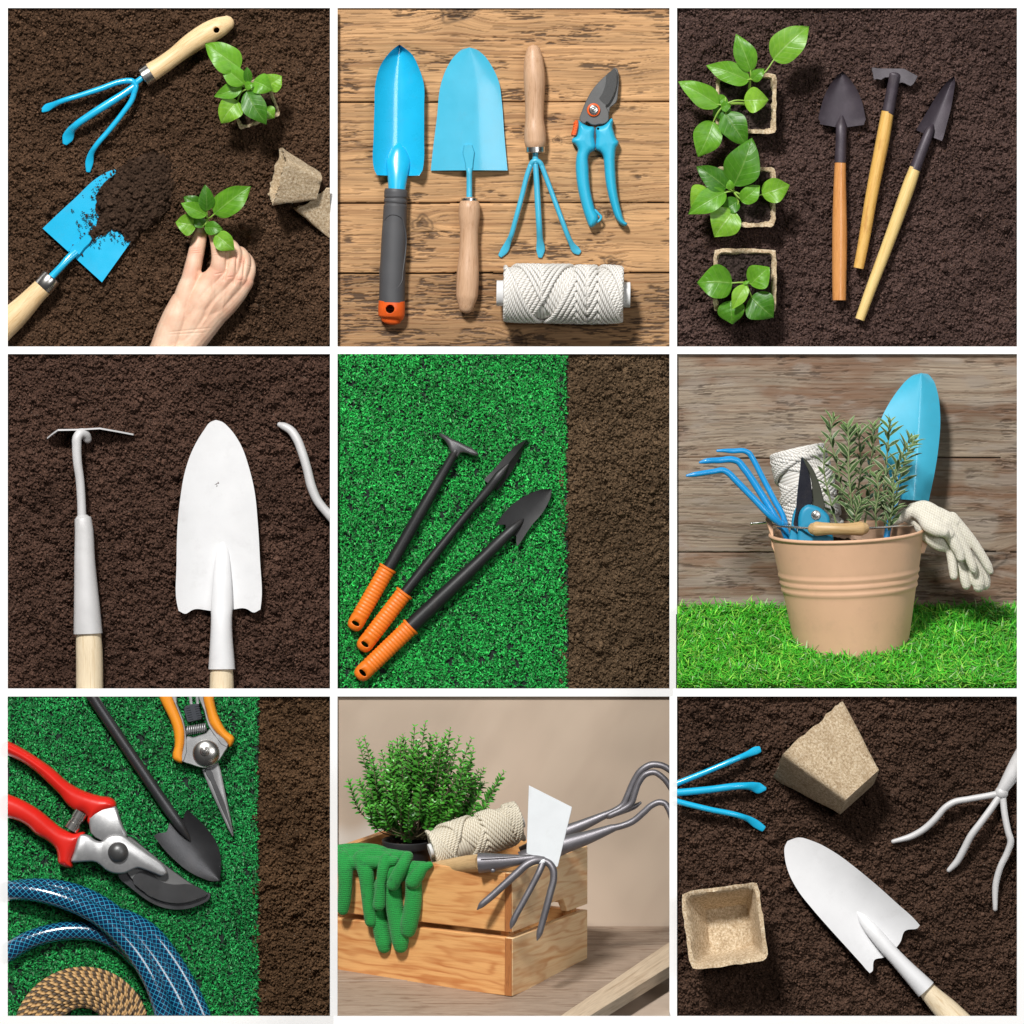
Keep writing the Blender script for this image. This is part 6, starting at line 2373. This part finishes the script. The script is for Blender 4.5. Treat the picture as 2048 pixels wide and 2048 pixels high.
BPOT = paint('black_nursery_pot', (.018, .018, .02), .45)
r = thing('shrub_pot', T8B, (420, 1120, -620), 'black plastic nursery pot holding the green shrub inside the crate', 'plant pot')
m = M()
PC = np.array((425.0, 888, -560))
lathe(m, PC - U8 * 330, U8, [(5, 0), (100, 0), (128, 285), (140, 287), (144, 300), (144, 326), (138, 331), (132, 326), (128, 300), (4, 296)], 48)
build('pot', m, BPOT, r, T8B, sharp=.8)
n = 60
a = np.linspace(-1, 1, n)
Xg, Yg = np.meshgrid(a, a)
hh = bumps(Xg * 130, Yg * 130, 22, 83, 6, 14, .8)[0] + 16 * (fbm(Xg * 4, Yg * 4, 84, 3) - .5)
k_ = np.minimum(1, 1 / np.maximum(np.hypot(Xg, Yg), 1e-6)) * 130
Pg = (PC - U8 * 22)[None, None] + X8 * (Xg * k_)[..., None] + F8 * (Yg * k_)[..., None] + U8 * hh[..., None]
build_np('potting_soil', T8B.w(Pg.reshape(-1, 3)), grid_faces(n, n), SOILMAT, np.tile(np.array((.04, .026, .018)), (n * n, 1)), parent=r)

BUSH = varieg('hebe_leaf', (.06, .27, .025), (.02, .12, .012), (.07, .29, .03), .35)
BSTEM = paint('brown_stem', (.12, .10, .05), .7)
r = thing('green_shrub', T8B, (425, 900, -560), 'dense small-leaved green shrub standing in the black pot in the crate', 'shrub')
rr = random.Random(12)
tops = [(150, 330), (92, 552), (180, 312), (340, 335), (470, 245), (530, 222), (668, 262), (790, 312), (858, 492), (972, 505), (930, 580), (880, 690), (230, 420), (280, 390), (400, 300), (430, 420), (560, 330),
        (610, 400), (700, 360), (740, 440), (790, 430), (640, 520), (520, 480), (480, 600), (340, 520), (240, 560), (180, 640), (150, 560), (300, 650), (390, 700), (560, 640), (680, 620), (760, 560), (820, 620), (600, 740), (720, 700), (450, 820), (330, 760), (560, 300), (300, 470), (200, 480), (640, 300), (480, 360), (720, 310), (800, 380)]
for i in range(140):
    if i < len(tops):
        x, y = tops[i]
        h = -560 + rr.uniform(-110, 150)
    else:
        a_, e_ = rr.uniform(0, 2 * PI), math.asin(rr.uniform(-.45, 1))
        k_ = rr.uniform(.72, .98)
        x, y, h = 510 + 400 * k_ * math.cos(e_) * math.cos(a_), 590 - 330 * k_ * math.sin(e_), -560 + 300 * k_ * math.cos(e_) * math.sin(a_)
        y = min(y, 800)
    b = np.array((460 + rr.uniform(-70, 70), 885, -560 + rr.uniform(-70, 70)))
    tp = np.array((x, y, h))
    md = b * .42 + tp * .58 + np.array(((x - 490) * .16, 40, (h + 560) * .16))
    leafy_stem(r, T8B, [b, md, tp], 15, 46, 22, rr, BUSH, BSTEM, 4, spread=1.25, start=.45, cup=.1)

cord_spool('twine_spool', T8B, (815, 858, -330), (.935, -.30, -.18), 520, 110, 11.5, 24, 1.5, twist('cream_twine', (.74, .68, .55), (.36, .28, .18), 1.1), 'ball of cream twine lying in the crate behind the hoe', core=(280, 285, 40),
           coremat=bpy.data.materials['white_card'], dwell=.92, tap=-.0, zones=(-.45, .15, .75))

LILAC = paint('lilac_grey_metal', (.20, .19, .205), .36, .65, .12, grain=.45)
r = thing('hoe_cultivator', T8B, (1185, 970, 40), 'double-headed tool with a pale hoe plate above three grey tines, over the crate corner', 'garden tool')
plain_handle(r, T8B, [(500, 1062, -300), (640, 1030, -170), (760, 1006, -60), (850, 992, 40)], [38, 44, 48, 50], wood('raw_tan_wood', lin(206, 172, 124), lin(164, 124, 78), fine=.5), cap='flat')
m = M()
tube(m, [(832, 994, 72), (850, 993, 74), (960, 985, 86), (1080, 972, 100), (1150, 965, 108), (1190, 972, 112)], [(58, 56), (57, 54), (44, 42), (26, 26), (18, 18), (18, 18)], seg=26, cap='flat')
tube(m, [(845, 968, 128), (960, 962, 128), (1080, 955, 122)], [4, 4, 3], seg=8)
ellip(m, (913, 1034, 106), (15, 13, 10))
build('socket', m, LILAC, r, T8B)
PLATE = paint('brushed_pale_plate', (.84, .87, .89), .4, .0, .03, grain=.2)
m = M()
prism(m, [(1113, 556), (1354, 678), (1352, 694), (1276, 1010), (1268, 1016), (1250, 1003), (1215, 985), (1165, 955), (1108, 944), (1100, 934)], [(1, 100), (0, 103), (0, 110), (2, 113)], 0, hof=lambda x, y: (960 - y) * .12)
build('hoe_plate', m, PLATE, r, T8B, sharp=.5)
m = M()
ellip(m, (1190, 985, 122), (28, 26, 24))
build('weld', m, PLATE, r, T8B)
tines(r, T8B, [
    ([(1190, 975, 120), (1150, 978, 126), (1105, 998, 130), (1050, 1045, 132), (970, 1118, 132), (890, 1190, 132), (852, 1222, 132), (826, 1250, 132)], [22, 22, 22, 22, 21, 20, 18, 4]),
    ([(1192, 990, 126), (1180, 1020, 136), (1130, 1120, 144), (1070, 1230, 148), (1030, 1305, 150), (1020, 1330, 150), (1012, 1356, 150)], [20, 19, 18, 18, 18, 15, 4]),
    ([(1200, 980, 122), (1228, 995, 132), (1248, 1025, 140), (1252, 1070, 144), (1232, 1160, 148), (1200, 1280, 150), (1174, 1376, 150), (1168, 1396, 150), (1160, 1420, 150)], [20, 21, 21, 20, 20, 19, 18, 14, 4])], LILAC)

r = thing('hand_claw', T8B, (1300, 930, -300), 'lilac-grey claw rising right from the crate, lower of two, with one curling prong visible', 'garden claw')
m = M()
tube(m, [(1080, 1010, -300), (1290, 916, -300), (1450, 864, -300), (1590, 812, -300)], [(68, 60), (52, 50), (38, 36), (23, 22)], seg=24)
ellip(m, (1592, 812, -300), (20, 22, 20))
build('socket', m, LILAC, r, T8B)
m = M()
tube(m, [(1590, 812, -300), (1640, 800, -300), (1700, 775, -296), (1760, 725, -290), (1810, 682, -284), (1850, 667, -280), (1882, 675, -276), (1900, 702, -270), (1925, 770, -260)], [20, 19, 19, 19, 18, 18, 18, 18, 18], seg=16)
build('tine', m, LILAC, r, T8B, clip=True)
r = thing('hand_claw', T8B, (1300, 860, -420), 'lilac-grey three-pronged claw rising right from the crate, behind another claw', 'garden claw')
m = M()
tube(m, [(1080, 970, -440), (1300, 850, -430), (1420, 800, -424), (1550, 742, -420)], [(50, 46), (40, 38), (32, 30), (21, 20)], seg=24)
build('socket', m, LILAC, r, T8B)
tines(r, T8B, [
    ([(1545, 745, -420), (1600, 722, -420), (1645, 690, -418), (1675, 630, -414), (1705, 560, -410), (1750, 492, -404), (1805, 460, -400), (1860, 462, -396), (1930, 500, -390)], [21, 21, 20, 20, 20, 20, 20, 19, 19]),
    ([(1570, 748, -400), (1640, 715, -396), (1690, 680, -392), (1712, 620, -388), (1735, 560, -384), (1775, 512, -380), (1825, 502, -376), (1870, 530, -372), (1930, 610, -366)], [18, 19, 19, 19, 18, 18, 17, 17, 17]),
    ([(1560, 752, -440), (1650, 722, -440), (1710, 698, -440), (1745, 676, -440)], [16, 16, 15, 8])], LILAC, clip=True)

GREENK = knit('green_knit', (.015, .36, .055), (.006, .15, .03), 1.2, rib=1.6, dirt=(.012, .09, .03))


def g8(a, b):
    return (42 + .3913 * a, 840 + .3913 * b)


def chain8(pts, lift):
    o = []
    for a, b, dh, q in pts:
        x, y = g8(a, b)
        u = max(0, min(703, 1745 + .086 * (x - 1020) - y))
        o.append((x, y, .543 * (x - 1020) + .157 * u + lift + dh, q * .3913))
    return o


r = thing('garden_glove', T8B, (200, 940, -380), 'green textured glove lying palm down over the crate edge, fingers hanging', 'glove')
body('glove_body', [chain8(q, 34) for q in [
    [(-160, 420, -60, 130), (60, 340, -60, 120), (300, 330, -60, 120), (560, 330, -50, 110), (760, 380, -40, 90)],
    [(-160, 330, -150, 110), (100, 280, -150, 105), (360, 260, -150, 100), (560, 270, -140, 90), (700, 300, -120, 75), (950, 330, -90, 75)],
    [(300, 340, -60, 110), (600, 360, -40, 95), (850, 340, -50, 90), (1000, 330, -60, 80)],
    [(20, 450, 10, 105), (220, 440, 0, 105), (420, 430, 0, 100), (620, 420, 10, 88), (800, 400, 10, 76)],
    [(60, 380, 0, 120), (92, 560, 40, 112), (92, 760, 50, 104), (78, 960, 50, 100), (56, 1110, 50, 88)],
    [(330, 380, -10, 130), (390, 560, 20, 120), (415, 800, 30, 104), (440, 1050, 30, 100), (462, 1270, 30, 92)],
    [(690, 360, 10, 85), (640, 520, 50, 82), (615, 700, 62, 74), (598, 880, 62, 84), (582, 1030, 62, 92)],
    [(990, 330, 0, 80), (930, 450, 50, 88), (850, 600, 64, 96), (785, 730, 66, 96)]]],
    GREENK, T8B, 5, parent=r, iters=5, clip=True)
r = thing('garden_glove', T8B, (420, 1000, -300), 'green textured glove under the other, its three fingers hanging lowest', 'glove')
body('glove_body', [chain8(q, 26) for q in [
    [(1320, 440, 0, 50), (1230, 480, 20, 78), (1140, 590, 40, 104), (1075, 680, 50, 112)],
    [(1230, 460, -20, 70), (1000, 520, -10, 130), (800, 600, -10, 150), (640, 760, -10, 140)],
    [(1080, 640, 0, 120), (1085, 860, 10, 124), (1060, 1100, 20, 128), (1020, 1300, 24, 126), (1005, 1390, 24, 112)],
    [(780, 660, -10, 130), (800, 1000, 0, 130), (850, 1300, 6, 132), (890, 1560, 10, 126), (895, 1620, 10, 110)],
    [(560, 800, -20, 120), (580, 1150, -20, 122), (615, 1400, -14, 124), (650, 1600, -8, 118), (655, 1640, -8, 104)]]],
    GREENK, T8B, 5, parent=r, iters=5, clip=True)
Z8 = .84
Z6 = .50

# ------------------------------------------------------------------ white mat between the compartments
MATW = NT('white_mat')
MATW.set(Base_Color=(.95, .95, .95), Roughness=.7)


def mat_strips():
    m = M()
    V, F = [], []

    def bx(L, U, R, B, z, th=.004):
        s = (D - z) / D / 1000.0
        x0, x1 = (L - 1024) * s, (R - 1024) * s
        y0, y1 = (1024 - B) * s, (1024 - U) * s
        o = len(V)
        for zz in (z - th, z):
            V.extend([(x0, y0, zz), (x1, y0, zz), (x1, y1, zz), (x0, y1, zz)])
        for q in ((0, 3, 2, 1), (4, 5, 6, 7), (0, 1, 5, 4), (1, 2, 6, 5), (2, 3, 7, 6), (3, 0, 4, 7)):
            F.append(tuple(i + o for i in q))
    E = 260
    X, Y = XS, YS
    bx(-E, -E, 2048 + E, Y[0][0], .003)
    # row 1
    bx(-E, Y[0][0], X[0][0], Y[0][1], .003)
    bx(X[0][1], Y[0][0], X[1][0], Y[0][1], .02)
    bx(X[1][1], Y[0][0], X[2][0], Y[0][1], .003)
    bx(X[2][1], Y[0][0], 2048 + E, Y[0][1], .003)
    # between rows 1 and 2
    bx(-E, Y[0][1], X[1][0], Y[1][0], .052)
    bx(X[1][0], Y[0][1], X[2][0], Y[1][0], .053)
    bx(X[2][0], Y[0][1], 2048 + E, Y[1][0], .052)
    # row 2
    bx(-E, Y[1][0], X[0][0], Y[1][1], .053)
    bx(X[0][1], Y[1][0], X[1][0], Y[1][1], .072)
    bx(X[1][1], Y[1][0], X[2][0], Y[1][1], .053)
    bx(X[2][1], Y[1][0], 2048 + E, Y[1][1], Z6)
    # between rows 2 and 3
    bx(-E, Y[1][1], X[1][1] + 7, Y[2][0], .103)
    bx(X[1][1] + 7, Y[1][1], 2048 + E, Y[2][0], Z6)
    # row 3
    bx(-E, Y[2][0], X[0][0], Y[2][1], .103)
    bx(X[0][1], Y[2][0], X[1][0], Y[2][1], .103)
    bx(X[1][1], Y[2][0], X[2][0], Y[2][1], Z6)
    bx(X[2][1], Y[2][0], 2048 + E, Y[2][1], Z6 + .045)
    bx(-E, Y[2][1], X[0][1] + 7, 2048 + E, .17)
    bx(X[0][1] + 7, Y[2][1], X[1][1] + 7, 2048 + E, Z8)
    bx(X[1][1] + 7, Y[2][1], 2048 + E, 2048 + E, Z6 + .045)
    me = bpy.data.meshes.new('white_mat')
    me.from_pydata(V, [], F)
    me.materials.append(MATW.m)
    o = bpy.data.objects.new('white_backdrop', me)
    COL.objects.link(o)
    o['kind'] = 'structure'
    me = bpy.data.meshes.new('table_surface')
    e = 4.0
    me.from_pydata([(-e, -e, -.06), (e, -e, -.06), (e, e, -.06), (-e, e, -.06)], [], [(0, 1, 2, 3)])
    me.materials.append(MATW.m)
    o = bpy.data.objects.new('white_floor', me)
    COL.objects.link(o)
    o['kind'] = 'structure'


mat_strips()

# ------------------------------------------------------------------ light, camera
w = bpy.data.worlds.new('World')
SC.world = w
w.use_nodes = True
nt = w.node_tree
bg = nt.nodes['Background']
tc = nt.nodes.new('ShaderNodeTexCoord')
sp = nt.nodes.new('ShaderNodeSeparateXYZ')
nt.links.new(tc.outputs['Generated'], sp.inputs[0])
rp = nt.nodes.new('ShaderNodeValToRGB')
rp.color_ramp.elements[0].position = .45
rp.color_ramp.elements[0].color = (.12, .12, .125, 1)
rp.color_ramp.elements[1].position = 1.0
rp.color_ramp.elements[1].color = (.62, .62, .63, 1)
mp = nt.nodes.new('ShaderNodeMath')
mp.operation = 'MULTIPLY_ADD'
mp.inputs[1].default_value = .5
mp.inputs[2].default_value = .5
nt.links.new(sp.outputs[2], mp.inputs[0])
nt.links.new(mp.outputs[0], rp.inputs[0])
nt.links.new(rp.outputs[0], bg.inputs[0])
bg.inputs[1].default_value = .11

kd = bpy.data.lights.new('key_softbox', 'AREA')
kd.shape = 'DISK'
kd.size = 1.7
kd.energy = 1580
kd.color = (1.0, .985, .96)
ko = bpy.data.objects.new('key_softbox', kd)
COL.objects.link(ko)
kp = Vector((-.25, .66, .9)).normalized() * 11.5
ko.location = kp
ko.rotation_euler = (-kp).to_track_quat('-Z', 'Y').to_euler()

fd = bpy.data.lights.new('fill_softbox', 'AREA')
fd.shape = 'RECTANGLE'
fd.size, fd.size_y = 2.0, 4.0
fd.energy = 250
fo = bpy.data.objects.new('fill_softbox', fd)
COL.objects.link(fo)
fp = Vector((4.2, 1.4, 10.4))
fo.location = fp
fo.rotation_euler = (-fp).to_track_quat('-Z', 'Y').to_euler()

cd = bpy.data.cameras.new('camera')
cd.sensor_width = 36
cd.lens = 36 * D / 2.048
cd.clip_start = .5
cd.clip_end = 60
co = bpy.data.objects.new('camera', cd)
COL.objects.link(co)
co.location = (0, 0, D)
SC.camera = co
vs = SC.view_settings
vs.view_transform = 'Standard'
vs.look = 'None'
vs.exposure = 0
vs.gamma = 1
vs.use_curve_mapping = False
SC.cycles.max_bounces = 6
SC.cycles.diffuse_bounces = 3
SC.cycles.glossy_bounces = 3
SC.cycles.transparent_max_bounces = 6
SC.cycles.use_denoising = True
